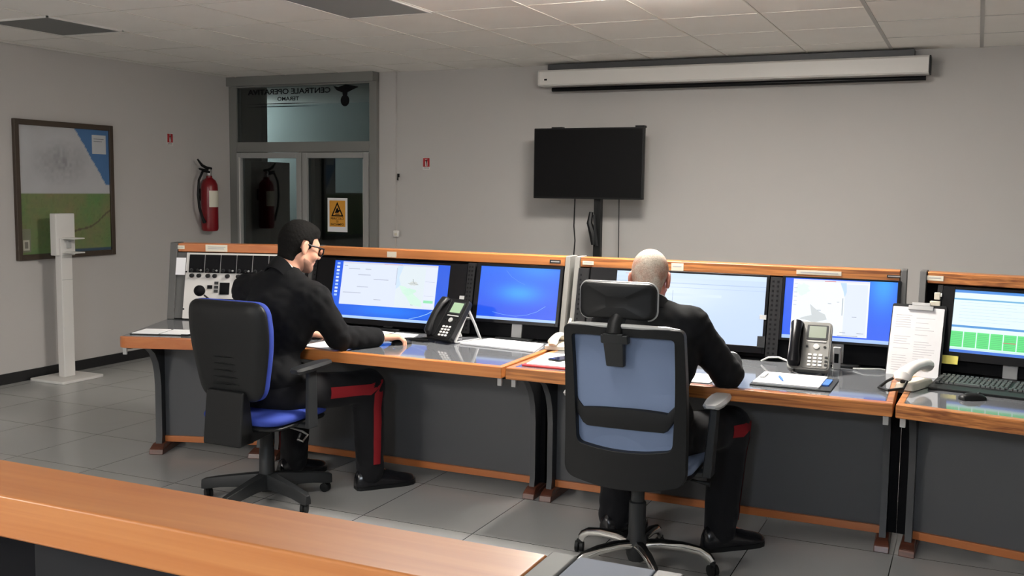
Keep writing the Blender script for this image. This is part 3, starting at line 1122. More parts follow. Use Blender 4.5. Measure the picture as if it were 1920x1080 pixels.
# pale monitor
pale = lambda x, y: mix(lin(196, 216, 250), lin(222, 236, 252), math.exp(-((x - .35) / .35) ** 2 - ((y - .72) / .25) ** 2))
lay = [((0, .93, 1, 1), lin(206, 226, 248), 1), ((0, .845, 1, .853), lin(166, 190, 222), 2), ((0, .785, 1, .79), lin(178, 200, 230), 2),
       ((.06, .962, .30, .969), lin(214, 170, 180), 2), ((.36, .40, .54, .56), lin(216, 232, 252), 1), ((.30, .66, .72, .70), lin(214, 230, 252), 1),
       ((.395, .56, .398, .74), lin(170, 186, 210), 2)]
monitor('large pale monitor in front of the grey-haired person', (-1.885, -.93, .80, 1.186), (-1.735, -.945, .834, 1.176), pale, lay)
# map monitor
lay = [((.075, .08, .76, .985), lin(238, 244, 252), 1), ((.075, .955, .76, .985), lin(226, 226, 236), 2), ((.36, .958, .46, .968), lin(206, 90, 110), 3),
       ((0, 0, 1, .055), lin(166, 196, 246), 2), ((.545, .10, .745, .93), lin(222, 230, 248), 2)]
lay += [([(.50, .95), (.555, .95), (.56, .80), (.545, .72), (.53, .82)], lin(190, 216, 244), 3), ((.528, .42, .534, .70), lin(150, 160, 170), 4),
        ([(.18, .36), (.26, .40), (.24, .58), (.28, .52), (.33, .46), (.38, .42), (.40, .34), (.34, .31), (.28, .27), (.23, .31), (.15, .33)], lin(204, 210, 212), 3),
        (noise_blob(.16, .82, .07, .09, 8), lin(226, 240, 236), 2)]
for x, y, q in ((.31, .48, .03), (.40, .60, .03), (.48, .63, .02), (.52, .14, .05), (.67, .14, .06), (.50, .09, .18), (.09, .13, .03), (.62, .40, .04)):
    lay.append(((x, y, x + q, y + .007), lin(120, 128, 140), 4))
lay += [((.085, .90 - k * .07, .115, .91 - k * .07), lin(196, 204, 210), 4) for k in range(6)]
monitor('monitor with grey map window on blue, behind the grey desk telephone', (-.866, -.312, .874, 1.188), (-.852, -.327, .886, 1.180),
        lambda x, y: mix(lin(28, 92, 238), lin(54, 160, 255), math.exp(-((x - .88) / .12) ** 2 - ((y - .98) / .4) ** 2)), lay)
# green table monitor
lay = [((0, .955, 1, 1), lin(70, 140, 220), 1), ((0, .84, 1, .865), lin(110, 176, 220), 2), ((0, .40, 1, .435), lin(80, 150, 214), 2),
       ((0, 0, 1, .045), lin(50, 110, 210), 2), ((0, .05, 1, .075), lin(200, 236, 226), 2)]
lay += [((.0 + k * .106, .085, .098 + k * .106, .335), lin(96, 224, 130), 2) for k in range(10)]
lay += [((.008 + k * .106, .10 + j * .028, .09 + k * .106, .106 + j * .028), lin(80, 190, 110), 3) for k in range(10) for j in range(8)]
lay += [((.42, .20, .52, .212), lin(206, 120, 110), 4)]
lay += text_rows(.05, .9, .50, .80, 7, lin(196, 216, 226), 7, .005)
monitor('monitor with a green table across its lower half, at the right edge', (.083, .70, .842, 1.176), (.136, .665, .880, 1.163),
        lambda x, y: lin(226, 248, 252), lay, loc=(-.207, 5.15), rot=-.192)

# ------------------------------------------------------------------ radio console and microphone on the angled desk
ra = math.radians(18.0)
t = Thing('radio_console', 'white radio panel with black modules and knobs at the far left console', 'radio console', (-4.56, 4.93, TOP), ra)


def rp(mb, u0, u1, z0, z1, m, off, th):
    a, b = -.22 * (HOOD - z0) + off, -.22 * (HOOD - z1) + off
    z0, z1 = z0 - TOP, z1 - TOP
    return mb.prism([(u0, a, z0), (u1, a, z0), (u1, a + th, z0), (u0, a + th, z0)],
                    [(u0, b, z1), (u1, b, z1), (u1, b + th, z1), (u0, b + th, z1)], m)


t.part('side_board', rp(MB(), -.028, .05, .772, 1.178, M['hood_dark'], .012, .006))
t.part('face_plate', rp(MB(), .052, .74, .772, 1.178, M['panel_white'], .0, .012), bevel=.001)
for k in range(6):
    u = .074 + k * .1035
    md = t.part('radio_module', rp(MB(), u, u + .098, 1.056, 1.168, M['bay'], -.006, .006), bevel=.001)
    kn = MB()
    for q, r_ in ((.022, .012), (.062, .009), (.082, .006)):
        z = 1.072
        kn.lathe([(r_, -.012), (r_ * .9, -.020), (r_ * .55, -.0205), (r_ * .5, -.012)], (u + q, -.22 * (HOOD - z) - .0, z - TOP), M['plastic_grey'] if q != .082 else M['silver'], 12, 'y')
    t.part('knob', kn, md)
for u in (.098, .144, .203, .248, .33, .40):
    t.part('knob', MB().lathe([(.013, -.001), (.013, -.018), (.009, -.020)], (u, -.22 * (HOOD - 1.038), 1.038 - TOP), M['plastic'], 12, 'y'))
t.part('button', rp(MB(), .202, .234, .958, .980, M['bay'], -.006, .006), bevel=.001)
for z in (.985, .960, .936):
    t.part('button', rp(MB(), .247, .272, z, z + .018, M['plastic_grey'], -.006, .006), bevel=.001)
t.part('display', rp(MB(), .283, .345, .925, .998, M['bay'], -.005, .005), bevel=.001)
t.part('display', rp(MB(), .42, .62, .90, .998, M['bay'], -.005, .005), bevel=.001)
t.part('lower_module', rp(MB(), .16, .38, .845, .898, M['bay'], -.006, .006), bevel=.001)
for z in (.83, 1.06):
    t.part('screw', MB().lathe([(.005, -.001), (.005, -.006)], (.058, -.22 * (HOOD - z), z - TOP), M['bay'], 8, 'y'))
cd = MB()
rp(cd, -.012 + .0, .050, 1.040, 1.146, M['paper'], -.004, .0025)
o = make_obj('note_card', [tuple(Matrix.Rotation(ra, 4, 'Z') @ Vector(p)) for p in cd.v], cd.f, cd.mats, cd.mi)
o.location = (-4.56, 4.93, TOP)
tag(o, 'blank white card stuck beside the radio panel', 'card')

t = Thing('gooseneck_microphone', 'black gooseneck microphone in front of the radio panel', 'microphone', (-4.19, 4.83, TOP), ra)
t.part('base', MB().slab(rrect(-.07, .07, -.05, .05, .015), 0, .03, M['plastic']), bevel=.004)
t.part('neck', MB().tube([(.02, 0, .03), (.02, -.005, .08), (.0, -.02, .12), (-.06, -.04, .175)], .0055, M['plastic'], 8))
t.part('windscreen', MB().ell((-.085, -.045, .20), (.034, .034, .034), M['bay']))


# ------------------------------------------------------------------ telephones
def handset(mb, L, m, r=.017):
    """arched receiver along +y of length L, mouth and ear pieces pointing to -z"""
    pts = [(0, 0, .0), (0, .012, .016), (0, .05, .028), (0, L / 2, .034), (0, L - .05, .028), (0, L - .012, .016), (0, L, .0)]
    rr = [r * .9, r * 1.25, r * 1.0, r * .92, r * 1.0, r * 1.25, r * .9]
    mb.tube(pts, rr, m, 12, fx=1.35, up=(0, 0, 1))
    return mb


def desk_phone(label, loc, rot, body, face, hs, lcd, lcdframe):
    t = Thing('desk_telephone', label, 'telephone', loc, rot)
    ang = math.radians(52)
    d = Vector((0, math.cos(ang), math.sin(ang)))
    n = Vector((0, -math.sin(ang), math.cos(ang)))
    T = Matrix(((1, 0, 0, 0), (0, d.y, n.y, 0), (0, d.z, n.z, .022), (0, 0, 0, 1)))
    Lg, Wd = .255, .19
    t.part('body', MB(T).slab(rrect(-Wd / 2, Wd / 2, -.005, Lg, .022), -.022, .010, body), bevel=.004)
    t.part('face', MB(T).slab(rrect(-.03, Wd / 2 - .008, .004, Lg - .008, .012), .0095, .013, face), bevel=.001)
    cr = MB(T).slab(rrect(-Wd / 2 + .006, -.034, .01, Lg - .008, .012), .0095, .016, hs)
    t.part('cradle', cr, bevel=.002)
    H = T @ Matrix.Translation((-.064, .012, .022))
    t.part('handset', handset(MB(H), .225, hs))
    t.part('display_frame', MB(T).slab(rrect(-.018, Wd / 2 - .018, .155, .235, .004), .0125, .0150, lcdframe), bevel=.001)
    t.part('display', MB(T).slab(rrect(-.008, Wd / 2 - .026, .165, .228, .002), .0146, .0156, lcd))
    t.part('function_bar', MB(T).box(-.012, Wd / 2 - .022, .142, .149, .0125, .016, M['silver']), bevel=.001)
    t.part('navigation_disc', MB(T).lathe([(.014, .0125), (.014, .017), (.010, .018)], (.030, .118, 0), M['silver'], 18))
    for x in (-.012, .068):
        t.part('round_key', MB(T).lathe([(.006, .0125), (.006, .016)], (x, .118, 0), M['plastic'], 10))
    for j in range(4):
        for i in range(3):
            x, y = .004 + i * .024, .074 - j * .018
            t.part('key', MB(T).slab(rrect(x - .008, x + .008, y - .0055, y + .0055, .003, 3), .0125, .0165, M['white']), bevel=.001)
    for i in range(3):
        t.part('side_key', MB(T).slab(rrect(.072, .084, .018 + i * .02, .028 + i * .02, .002, 2), .0125, .0155, M['plastic']))
    top = T @ Vector((0, Lg - .04, -.02))
    st = MB()
    for x in (-.075, .078):
        st.tube([(x, top.y, top.z), (x, top.y + .055, top.z * .5), (x, top.y + .10, .004)], [.009, .008, .008], M['silver'], 6)
        st.tube([(x, top.y, top.z), (x, top.y - .05, top.z * .5), (x, top.y - .10, .006)], [.009, .008, .008], M['silver'], 6)
        st.tube([(x, top.y + .10, .006), (x, top.y - .10, .006)], .005, M['silver'], 6)
    st.tube([(-.075, top.y + .03, top.z * .7), (.078, top.y + .03, top.z * .7)], .006, M['silver'], 6)
    t.part('stand', st, label='silver A-shaped stand')
    t.part('cord', MB().tube([(-.08, .0, .02), (-.13, -.012, .010), (-.19, -.035, .008), (-.205, -.055, .008), (-.17, -.06, .008), (-.11, -.045, .009), (-.06, -.018, .010)] if hs is not M['gloss'] else
                             [(-.06, -.006, .02), (-.06, -.05, .012), (-.03, -.085, .009), (.04, -.08, .009), (.06, -.03, .009)], .0065, M['plastic'], 8))
    return t


M['phone_grey'] = mat('phone_grey', (.17, .167, .155), .45)
desk_phone('black desk telephone with lit green display beside the person in glasses', (-2.622, 4.785, TOP), -.30, M['plastic'], M['plastic'], M['plastic'], M['lcd'], M['plastic_grey'])
desk_phone('grey desk telephone with black receiver in front of the grey map monitor', (-.676, 4.775, TOP), .06, M['phone_grey'], M['phone_grey'], M['gloss'], M['lcd2'], M['plastic_grey'])

t = Thing('corded_telephone', 'white corded telephone in front of the standing clipboard', 'telephone', (-.215, 4.68, TOP), -.36)
t.part('base', MB().prism([(x, y, 0) for x, y in rrect(-.045, .045, -.10, .12, .012)], [(x * .8, y * .95, .028) for x, y in rrect(-.045, .045, -.10, .12, .012)], M['cream']), bevel=.003)
H = Matrix.Translation((0, -.12, .045)) @ Matrix.Rotation(.10, 4, 'X')
t.part('receiver', handset(MB(H), .25, M['white'], .024))
t.part('cord', MB().tube([(.0, -.125, .04), (.028, -.13, .045), (.030, -.165, .02), (-.02, -.20, .010), (-.075, -.17, .010), (-.07, -.11, .03), (-.05, -.09, .045)], .0065, M['plastic'], 8),
       label='black cord')
t = Thing('corded_telephone', 'cream corded receiver lying across the joint left of the high-backed chair', 'telephone', (-1.985, 4.96, TOP), .15)
t.part('base', MB().slab(rrect(-.06, .05, -.10, .08, .015), 0, .022, M['cream']), bevel=.004)
H = Matrix.Translation((-.01, -.12, .03))
t.part('receiver', handset(MB(H), .23, M['cream'], .017))
t.part('cord', MB().tube([(-.01, .12, .03), (.02, .15, .05), (.04, .12, .07), (.02, .10, .10), (.03, .13, .14)], .008, M['cream'], 8))


# ------------------------------------------------------------------ papers, folders, clipboards, small devices
def sheet(name, poly, z0, z1, m, label, cat='paper', group=None, lines=None):
    mb = MB().slab(poly, z0 + .0005, z1, m)
    c = np.mean(np.array(poly), axis=0)
    return single(name, mb, label, cat, group, origin=(float(c[0]), float(c[1]), z0))


sheet('paper_stack', [(-2.50, 4.80), (-2.04, 4.74), (-2.09, 4.99), (-2.43, 5.03)], TOP, TOP + .009, M['paper'],
      'stack of white sheets below the plain blue monitor')
sheet('paper_sheet', [(-3.29, 4.82), (-3.04, 4.79), (-3.04, 5.01), (-3.31, 5.02)], TOP, TOP + .002, M['paper'],
      'white sheet lying under the large map monitor, behind the person in glasses')
sheet('paper_sheet', [(-3.02, 4.78), (-2.80, 4.755), (-2.87, 5.0), (-3.02, 5.01)], TOP, TOP + .002, M['paper_grey'],
      'greyish sheet under the large map monitor, just behind the person\'s hand')
sheet('paper_sheet', [(-3.20, 4.335), (-2.99, 4.305), (-2.95, 4.50), (-3.18, 4.53)], TOP, TOP + .004, M['paper'],
      'white sheet under the left elbow side of the person in glasses')
sheet('paper_sheet', [(-1.21, 4.33), (-1.03, 4.33), (-1.02, 4.55), (-1.22, 4.55)], TOP, TOP + .003, M['paper'],
      'white sheet under the forearm of the grey-haired person')

t = Thing('notebook', 'open notebook with white pages on the far left console', 'notebook', (-4.15, 4.36, TOP), .33)
t.part('cover', MB().slab(rrect(-.17, .17, -.09, .10, .006), 0, .004, M['plastic_grey']))
for s in (-1, 1):
    pg = MB().slab(rrect(-.16 if s < 0 else .006, -.006 if s < 0 else .16, -.086, .094, .004), .004, .008, M['paper'])
    t.part('page_block', pg, bevel=.002)
single('pen', MB().tube([(-3.99, 4.31, TOP + .005), (-3.90, 4.345, TOP + .005)], [.005, .004], M['plastic'], 8), 'black pen on the desk edge beside the open notebook', 'pen')

single('card_folder', MB().slab([(-1.93, 4.345), (-1.64, 4.345), (-1.64, 4.71), (-1.96, 4.71)], TOP, TOP + .006, M['folder_red']),
       'red folder on the desk left of the high-backed chair', 'folder')
sheet('paper_stack', [(-1.915, 4.365), (-1.65, 4.36), (-1.65, 4.70), (-1.95, 4.705)], TOP + .006, TOP + .012, M['paper'],
      'white sheets on top of the red folder')
t = Thing('smartphone', 'dark smartphone lying on the white sheets of the red folder', 'phone', (-1.80, 4.55, TOP + .012), -.35)
t.part('body', MB().slab(rrect(-.038, .038, -.075, .075, .012), 0, .009, M['plastic']), bevel=.002)
t.part('screen', MB().slab(rrect(-.035, .035, -.071, .071, .009), .009, .0095, M['phone_blue']))

t = Thing('clipboard', 'clipboard with white sheets and a blue pen lying beside the grey desk telephone', 'clipboard', (-.70, 4.54, TOP), .0)
t.part('board', MB().slab(rrect(-.165, .175, -.15, .155, .008), 0, .005, M['plastic_grey']), bevel=.001)
t.part('sheets', MB().slab(rrect(-.155, .125, -.13, .15, .003), .005, .013, M['paper']), label='white sheets')
t.part('clip', MB().box(-.145, -.125, -.02, .09, .013, .02, M['silver']), bevel=.002)
t.part('blue_tab', MB().slab(rrect(.128, .155, -.05, .09, .004), .005, .012, M['pen_blue']))
single('pen', MB().tube([(-.765, 4.56, TOP + .018), (-.745, 4.50, TOP + .018), (-.735, 4.47, TOP + .018)], [.006, .006, .002], M['pen_blue'], 8),
       'blue pen on the white sheets of the lying clipboard', 'pen')

# standing clipboard leaning on the side panels
t = Thing('clipboard', 'clipboard with printed sheets leaning upright between two consoles', 'clipboard', (-.238, 4.985, TOP), -.10)
lean = math.radians(21)
T = Matrix.Rotation(-lean, 4, 'X') @ Matrix.Rotation(math.radians(90), 4, 'X')
t.part('board', MB(T).slab(rrect(-.118, .122, 0, .342, .01), -.006, 0, M['plastic']), bevel=.001)
pg = MB(T).slab(rrect(-.113, .113, -.004, .326, .003), 0, .006, M['paper_grey'])
po = t.part('sheets', pg, label='printed white sheets')
rl = MB(T)
r = random.Random(3)
for k in range(24):
    for a, b in ((-.095, -.02), (-.005, .09)):
        if r.random() < .85:
            rl.box(a, a + (b - a) * r.uniform(.5, 1), .020 + k * .0115, .0222 + k * .0115, .006, .0064, M['ink_soft'])
t.part('print_lines', rl, po)
cl = MB(T).box(-.045, .065, .312, .334, .006, .014, M['steel'])
cl.box(-.03, .05, .334, .350, .004, .012, M['steel'])
t.part('clip', cl, bevel=.002)

t = Thing('handheld_device', 'small silver upright device behind the grey desk telephone', 'device', (-.575, 5.0, TOP))
t.part('body', MB().slab(rrect(-.018, .018, -.012, .012, .006), 0, .105, M['silver']), bevel=.003)
t.part('window', MB().box(-.010, .010, -.0135, -.0118, .03, .075, M['bay']))
single('white_cable', MB().tube([(-.93, 5.0, TOP + .01), (-.89, 4.97, TOP + .035), (-.84, 4.95, TOP + .042), (-.79, 4.93, TOP + .03), (-.75, 4.93, TOP + .006)], .0045, M['white'], 8),
       'white cable looping up behind the grey desk telephone', 'cable')
single('white_cable', MB().tube([(-.50, 5.02, TOP + .005), (-.45, 4.99, TOP + .012), (-.38, 5.01, TOP + .014), (-.33, 5.03, TOP + .005)], .004, M['silver'], 8),
       'grey cable on the desk left of the standing clipboard', 'cable')


# keyboards and mice
def mouse(label, loc, rot):
    t = Thing('computer_mouse', label, 'mouse', loc, rot)
    rings = []
    for y, wv, h in ((-.055, .012, .008), (-.048, .024, .018), (-.02, .030, .027), (.01, .030, .028), (.035, .028, .023), (.052, .020, .015), (.056, .010, .008)):
        rings.append([(wv * math.cos(a), y, max(0, h * math.sin(a))) for a in [k * math.pi / 9 for k in range(10)]])
    t.part('body', MB().loft(rings, M['plastic']))
    t.part('wheel', MB().lathe([(.008, -.004), (.008, .004)], (0, .03, .021), M['plastic_grey'], 12, 'x'))
    return t


mouse('black mouse in front of the keyboard at the right edge', (.02, 4.52, TOP), -1.0)
mouse('black mouse under the hand of the person in glasses', (-2.782, 4.662, TOP), -.65)


def keyboard(label, loc, rot, wd=.46, dp=.16, rest=.06, body=None):
    t = Thing('keyboard', label, 'keyboard', loc, rot)
    body = body or M['plastic']
    t.part('case', MB().prism([(x, y, 0) for x, y in rrect(0, wd, 0, dp, .01)], [(x, y, .016 + .016 * y / dp) for x, y in rrect(0, wd, 0, dp, .01)], body), bevel=.002)
    if rest:
        t.part('palm_rest', MB().prism([(x, y, 0) for x, y in rrect(0, wd, -rest, .0, .01)], [(x, y, .016 + .10 * y) for x, y in rrect(0, wd, -rest, -.0005, .01)], body), bevel=.002)
    proto = None
    for j in range(6):
        y = .014 + j * .0235 + (.006 if j == 5 else 0)
        x = .012
        i = 0
        while x < wd - .02:
            if j == 0 and 4 <= i <= 4:
                ww = .105
            else:
                ww = .0165
            z = .017 + .016 * y / dp
            if ww < .1 and proto is None:
                proto = t.part('key', MB().prism([(0, 0, 0), (.0165, 0, 0), (.0165, .018, 0), (0, .018, 0)],
                                                 [(.002, .002, .008), (.0145, .002, .008), (.0145, .016, .009), (.002, .016, .009)], M['key']))
                proto.location = (x, y, z)
            elif ww < .1:
                c = proto.copy()
                COL.objects.link(c)
                c.parent = t.o
                c.location = (x, y, z)
            else:
                k = t.part('space_bar', MB().prism([(0, 0, 0), (.105, 0, 0), (.105, .018, 0), (0, .018, 0)],
                                                   [(.002, .002, .008), (.103, .002, .008), (.103, .016, .009), (.002, .016, .009)], M['key']))
                k.location = (x, y, z)
            x += ww + .0028
            i += 1
            if abs(x - .30) < .01 or abs(x - .372) < .01:
                x += .010
    return t


keyboard('black keyboard in front of the green-table monitor', (-.145, 4.735, TOP), -.20, .46, .16, .065)

# notes and clips on the right-hand console
ca, sa = math.cos(-.192), math.sin(-.192)


def at_d(u, z, off):
    y = plane_y(z) + off
    return (-.207 + u * ca - y * sa, 5.15 + u * sa + y * ca, z)


t = Thing('sticky_note', 'yellow sticky note under the corner of the green-table monitor', 'note', at_d(.145, .826, -.012), -.192)
t.part('note', MB().prism([(-.036, -.0078, 0), (.036, -.0078, 0), (.036, -.0068, 0), (-.036, -.0068, 0)],
                          [(-.035, 0, .038), (.037, 0, .038), (.037, .001, .038), (-.035, .001, .038)], M['yellow']))
t = Thing('cable_box', 'small cream box on the rack beside the green-table monitor', 'box', at_d(.062, 1.10, -.004), -.192)
t.part('box', MB().box(-.012, .014, -.012, .004, .012, .045, M['cream']), bevel=.003)
t.part('latch', MB().box(.012, .022, -.010, .0, .026, .042, M['white']), bevel=.002)
t.part('lower_block', MB().box(-.03, .016, -.012, .004, -.02, .004, M['cream']), bevel=.003)
rk = MB()
for x0, x1 in ((.058, .080),):
    rk.add([at_d(x0, .80, 0), at_d(x1, .80, 0), at_d(x1, 1.178, 0), at_d(x0, 1.178, 0),
            at_d(x0, .80, .02), at_d(x1, .80, .02), at_d(x1, 1.178, .02), at_d(x0, 1.178, .02)],
           [[0, 1, 2, 3], [4, 5, 6, 7], [0, 1, 5, 4], [1, 2, 6, 5], [2, 3, 7, 6], [3, 0, 4, 7]], M['rack'])
Dk.t.part('rack_rail', rk, world=True)
bd = MB()
bd.add([at_d(.05, .78, .06), at_d(1.45, .78, .06), at_d(1.45, 1.178, .06), at_d(.05, 1.178, .06),
        at_d(.05, .78, .068), at_d(1.45, .78, .068), at_d(1.45, 1.178, .068), at_d(.05, 1.178, .068)],
       [[0, 1, 2, 3], [4, 5, 6, 7], [0, 1, 5, 4], [1, 2, 6, 5], [2, 3, 7, 6], [3, 0, 4, 7]], M['bay'])
Dk.t.part('instrument_board', bd, world=True)


# ------------------------------------------------------------------ office chairs
def castor(t, x, y, a, m, parent):
    c = MB()
    dx, dy = math.cos(a), math.sin(a)
    for s in (-1, 1):
        cx, cy = x + s * .011 * dx, y + s * .011 * dy
        n = 16
        rings = []
        for h, r in ((-.008, .018), (-.007, .024), (.007, .024), (.008, .018)):
            rings.append([(cx + h * dx - r * math.cos(q) * dy, cy + h * dy + r * math.cos(q) * dx, .0245 + r * math.sin(q)) for q in [2 * math.pi * k / n for k in range(n)]])
        c.loft(rings, m)
    c.box(x - .010, x + .010, y - .010, y + .010, .032, .058, m)
    return t.part('castor', c, parent)


t = Thing('office_chair', 'black-shelled office chair with blue seat under the person in glasses', 'office chair', (-3.235, 4.09, 0), -.02)
for k in range(5):
    a = math.radians(-16 + 72 * k)
    d = Vector((math.cos(a), math.sin(a), 0))
    s_ = Vector((-d.y, d.x, 0))
    rings = []
    for r, z, hw, h in ((.03, .118, .036, .050), (.12, .112, .031, .042), (.24, .098, .026, .036), (.325, .084, .023, .036), (.345, .078, .016, .030)):
        c = d * r + Vector((0, 0, z))
        rings.append([c + s_ * hw * .7 + Vector((0, 0, h * .5)), c + s_ * hw - Vector((0, 0, h * .3)), c + s_ * hw - Vector((0, 0, h)),
                      c - s_ * hw - Vector((0, 0, h)), c - s_ * hw - Vector((0, 0, h * .3)), c - s_ * hw * .7 + Vector((0, 0, h * .5))])
    leg = t.part('base_leg', MB().loft(rings, M['plastic_grey']), bevel=.003)
    castor(t, d.x * .312, d.y * .312, a + .7, M['plastic'], leg)
t.part('column', MB().lathe([(.036, .05), (.040, .07), (.046, .10), (.040, .135), (.038, .27), (.034, .275), (.033, .40)], (0, 0, 0), M['plastic_grey'], 22))
t.part('mechanism', MB().prism([(-.10, -.16, .385), (.10, -.16, .385), (.10, .12, .395), (-.10, .12, .395)],
                               [(-.13, -.18, .425), (.13, -.18, .425), (.13, .16, .425), (-.13, .16, .425)], M['plastic']), bevel=.005)
lv = MB().tube([(.10, .02, .395), (.20, .03, .375), (.235, .03, .36), (.235, -.01, .335), (.205, -.01, .34), (.19, .03, .36)], .006, M['steel'], 8)
t.part('lever', lv, label='bent metal lever')


def cushion(x, y, z0, z1, r, m, n=7, bulge=.02, cx=0, cy=0):
    rings = []
    for k, (f, z) in enumerate(((.90, z0), (.985, z0 + (z1 - z0) * .25), (1, z0 + (z1 - z0) * .55), (.97, z0 + (z1 - z0) * .85), (.86, z1), (.5, z1 + bulge * .6), (.05, z1 + bulge))):
        rings.append([(cx + p * f, cy + q * f, z) for p, q in rrect(-x, x, -y, y, r, n)])
    return rings


t.part('seat_shell', MB().loft(cushion(.235, .235, .415, .445, .09, M['plastic'], bulge=.0)[:5], M['plastic']))
t.part('seat', MB().loft(cushion(.245, .245, .44, .490, .10, M['blue'], bulge=.012), M['blue'], ), ang=80)
# backrest: outline as rounded trapezoid, bent
def back_outline(n=10):
    pts = []
    top, bot, wt, wb = 1.055, .565, .232, .178
    raw = [(-wb, bot, .07), (wb, bot, .07), (wt + .012, bot + .30, .22), (wt, top, .07), (-wt, top, .07), (-wt - .012, bot + .30, .22)]
    m = len(raw)
    for i in range(m):
        x, z, r = raw[i]
        p0, p1 = Vector(raw[i - 1][:2]), Vector(raw[(i + 1) % m][:2])
        c = Vector((x, z))
        a, b = c + (p0 - c).normalized() * min(r, (p0 - c).length * .45), c + (p1 - c).normalized() * min(r, (p1 - c).length * .45)
        for k in range(n + 1):
            q = k / n
            pts.append((a * (1 - q) ** 2 + c * 2 * q * (1 - q) + b * q ** 2))
    return pts


OUT = back_outline()


def back_y(x, z):
    return -.245 - .10 * (z - .55) + .30 * x * x - .05 * math.exp(-((z - .72) / .12) ** 2) * .0


def back_rings(offs):
    rings = []
    cz = .81
    for f, o in offs:
        rings.append([(p.x * f, back_y(p.x * f, cz + (p.y - cz) * f) + o, cz + (p.y - cz) * f) for p in OUT])
    return rings


t.part('back_cushion', MB().loft(back_rings([(.97, .0), (1.0, .012), (1.0, .030), (.96, .046), (.8, .058), (.4, .060), (.02, .060)]), M['blue']), ang=80)
t.part('back_shell', MB().loft(back_rings([(.985, .004), (1.0, -.004), (.985, -.016), (.93, -.030), (.75, -.040), (.4, -.042), (.02, -.042)]), M['plastic']), ang=60)
vt = MB()
for k in range(5):
    z = .655 + k * .033
    hw = .085 - .004 * k
    rings = []
    for j in range(13):
        x = -hw + 2 * hw * j / 12
        y = back_y(x, z) - .0405
        h = .0075 * (1 - (2 * j / 12 - 1) ** 2) ** .5 + .0008
        zz = z - .012 * (j / 12 - .5) ** 2
        rings.append([(x, y + .004, zz + h), (x, y - h * .8, zz), (x, y + .004, zz - h)])
    vt.loft(rings, M['plastic'])
t.part('vent_ridge', vt)
br = MB()
br.prism([(-.115, -.335, .355), (.115, -.335, .355), (.115, -.10, .375), (-.115, -.10, .375)],
         [(-.115, -.325, .43), (.115, -.325, .43), (.115, -.10, .41), (-.115, -.10, .41)], M['plastic'])
br.prism([(-.115, -.335, .36), (.115, -.335, .36), (.115, -.225, .36), (-.115, -.225, .36)],
         [(-.115, -.305, .62), (.115, -.305, .62), (.115, -.262, .62), (-.115, -.262, .62)], M['plastic'])
t.part('back_bracket', br, bevel=.010)
for s in (-1, 1):
    ar = MB()
    ar.prism([(s * .12, -.045, .41), (s * .12, .035, .41), (s * .29, .03, .41), (s * .29, -.04, .41)],
             [(s * .12, -.045, .428), (s * .12, .035, .428), (s * .29, .03, .432), (s * .29, -.04, .432)], M['plastic_grey'])
    ar.prism([(s * .272, -.042, .41), (s * .300, -.042, .41), (s * .300, .032, .41), (s * .272, .032, .41)],
             [(s * .272, -.032, .70), (s * .296, -.032, .70), (s * .296, .028, .70), (s * .272, .028, .70)], M['plastic_grey'])
    po = t.part('arm_post', ar, bevel=.006)
    pad = []
    for y, hw, h in ((-.145, .022, .008), (-.13, .034, .014), (-.04, .040, .016), (.07, .038, .016), (.125, .030, .013), (.135, .018, .008)):
        z = .712 + .035 * (y + .14)
        pad.append([(s * .288 + x, y, z + zz) for x, zz in ((-hw, 0), (-hw * .8, h), (0, h * 1.25), (hw * .8, h), (hw, 0), (hw * .8, -h), (-hw * .8, -h))])
    t.part('arm_pad', MB().loft(pad, M['plastic_grey']), po)

# ------------------------------------------------------------------ high-backed chair with chrome base
t = Thing('office_chair', 'high-backed chair with slate-blue mesh, headrest and chrome base', 'office chair', (-1.235, 4.0, 0), .03)
for k in range(5):
    a = math.radians(14 + 72 * k)
    d = Vector((math.cos(a), math.sin(a), 0))
    s_ = Vector((-d.y, d.x, 0))
    prof = [(.03, .118, .026), (.10, .124, .024), (.19, .118, .020), (.26, .103, .016), (.295, .082, .012), (.31, .060, .010)]
    rings = []
    for i, (r, z, hw) in enumerate(prof):
        p0, p1 = prof[max(0, i - 1)], prof[min(len(prof) - 1, i + 1)]
        tn = Vector((p1[0] - p0[0], 0, p1[1] - p0[1])).normalized()
        up = d * (-tn.z) + Vector((0, 0, tn.x))
        c = d * r + Vector((0, 0, z))
        rings.append([c + s_ * hw * math.cos(q) + up * .019 * math.sin(q) for q in [2 * math.pi * j / 12 for j in range(12)]])
    leg = t.part('base_leg', MB().loft(rings, M['chrome']))
    top = MB()
    rr = [[p + (Vector((0, 0, .0030))) for p in (r_[2], r_[3], r_[4])] for r_ in rings]
    top.loft([[q[0], q[1], q[2]] for q in rr], M['plastic'], closed=False, caps=False)
    t.part('leg_trim', top, leg)
    castor(t, d.x * .318, d.y * .318, a + .5, M['plastic'], leg)
t.part('column', MB().lathe([(.035, .05), (.044, .075), (.046, .13), (.036, .16), (.036, .30), (.028, .305), (.028, .42)], (0, 0, 0), M['plastic_grey'], 22))
t.part('mechanism', MB().prism([(-.09, -.16, .405), (.09, -.16, .405), (.09, .12, .405), (-.09, .12, .405)],
                               [(-.14, -.20, .445), (.14, -.20, .445), (.14, .16, .445), (-.14, .16, .445)], M['plastic']), bevel=.005)
t.part('tilt_lever', MB().tube([(.12, .05, .42), (.24, .06, .40), (.29, .06, .395)], [.006, .006, .012], M['plastic'], 8))
t.part('seat_shell', MB().loft(cushion(.245, .215, .44, .462, .08, None, cy=.05)[:5], M['plastic']))
t.part('seat', MB().loft(cushion(.25, .22, .458, .505, .09, None, bulge=.012, cy=.05), M['slate_mesh']), ang=80)


def hb_y(x, z):
    return -.225 - .10 * (z - .5) - .05 * math.sin((z - .45) / .62 * math.pi) * -1.0 * .5 + .26 * x * x


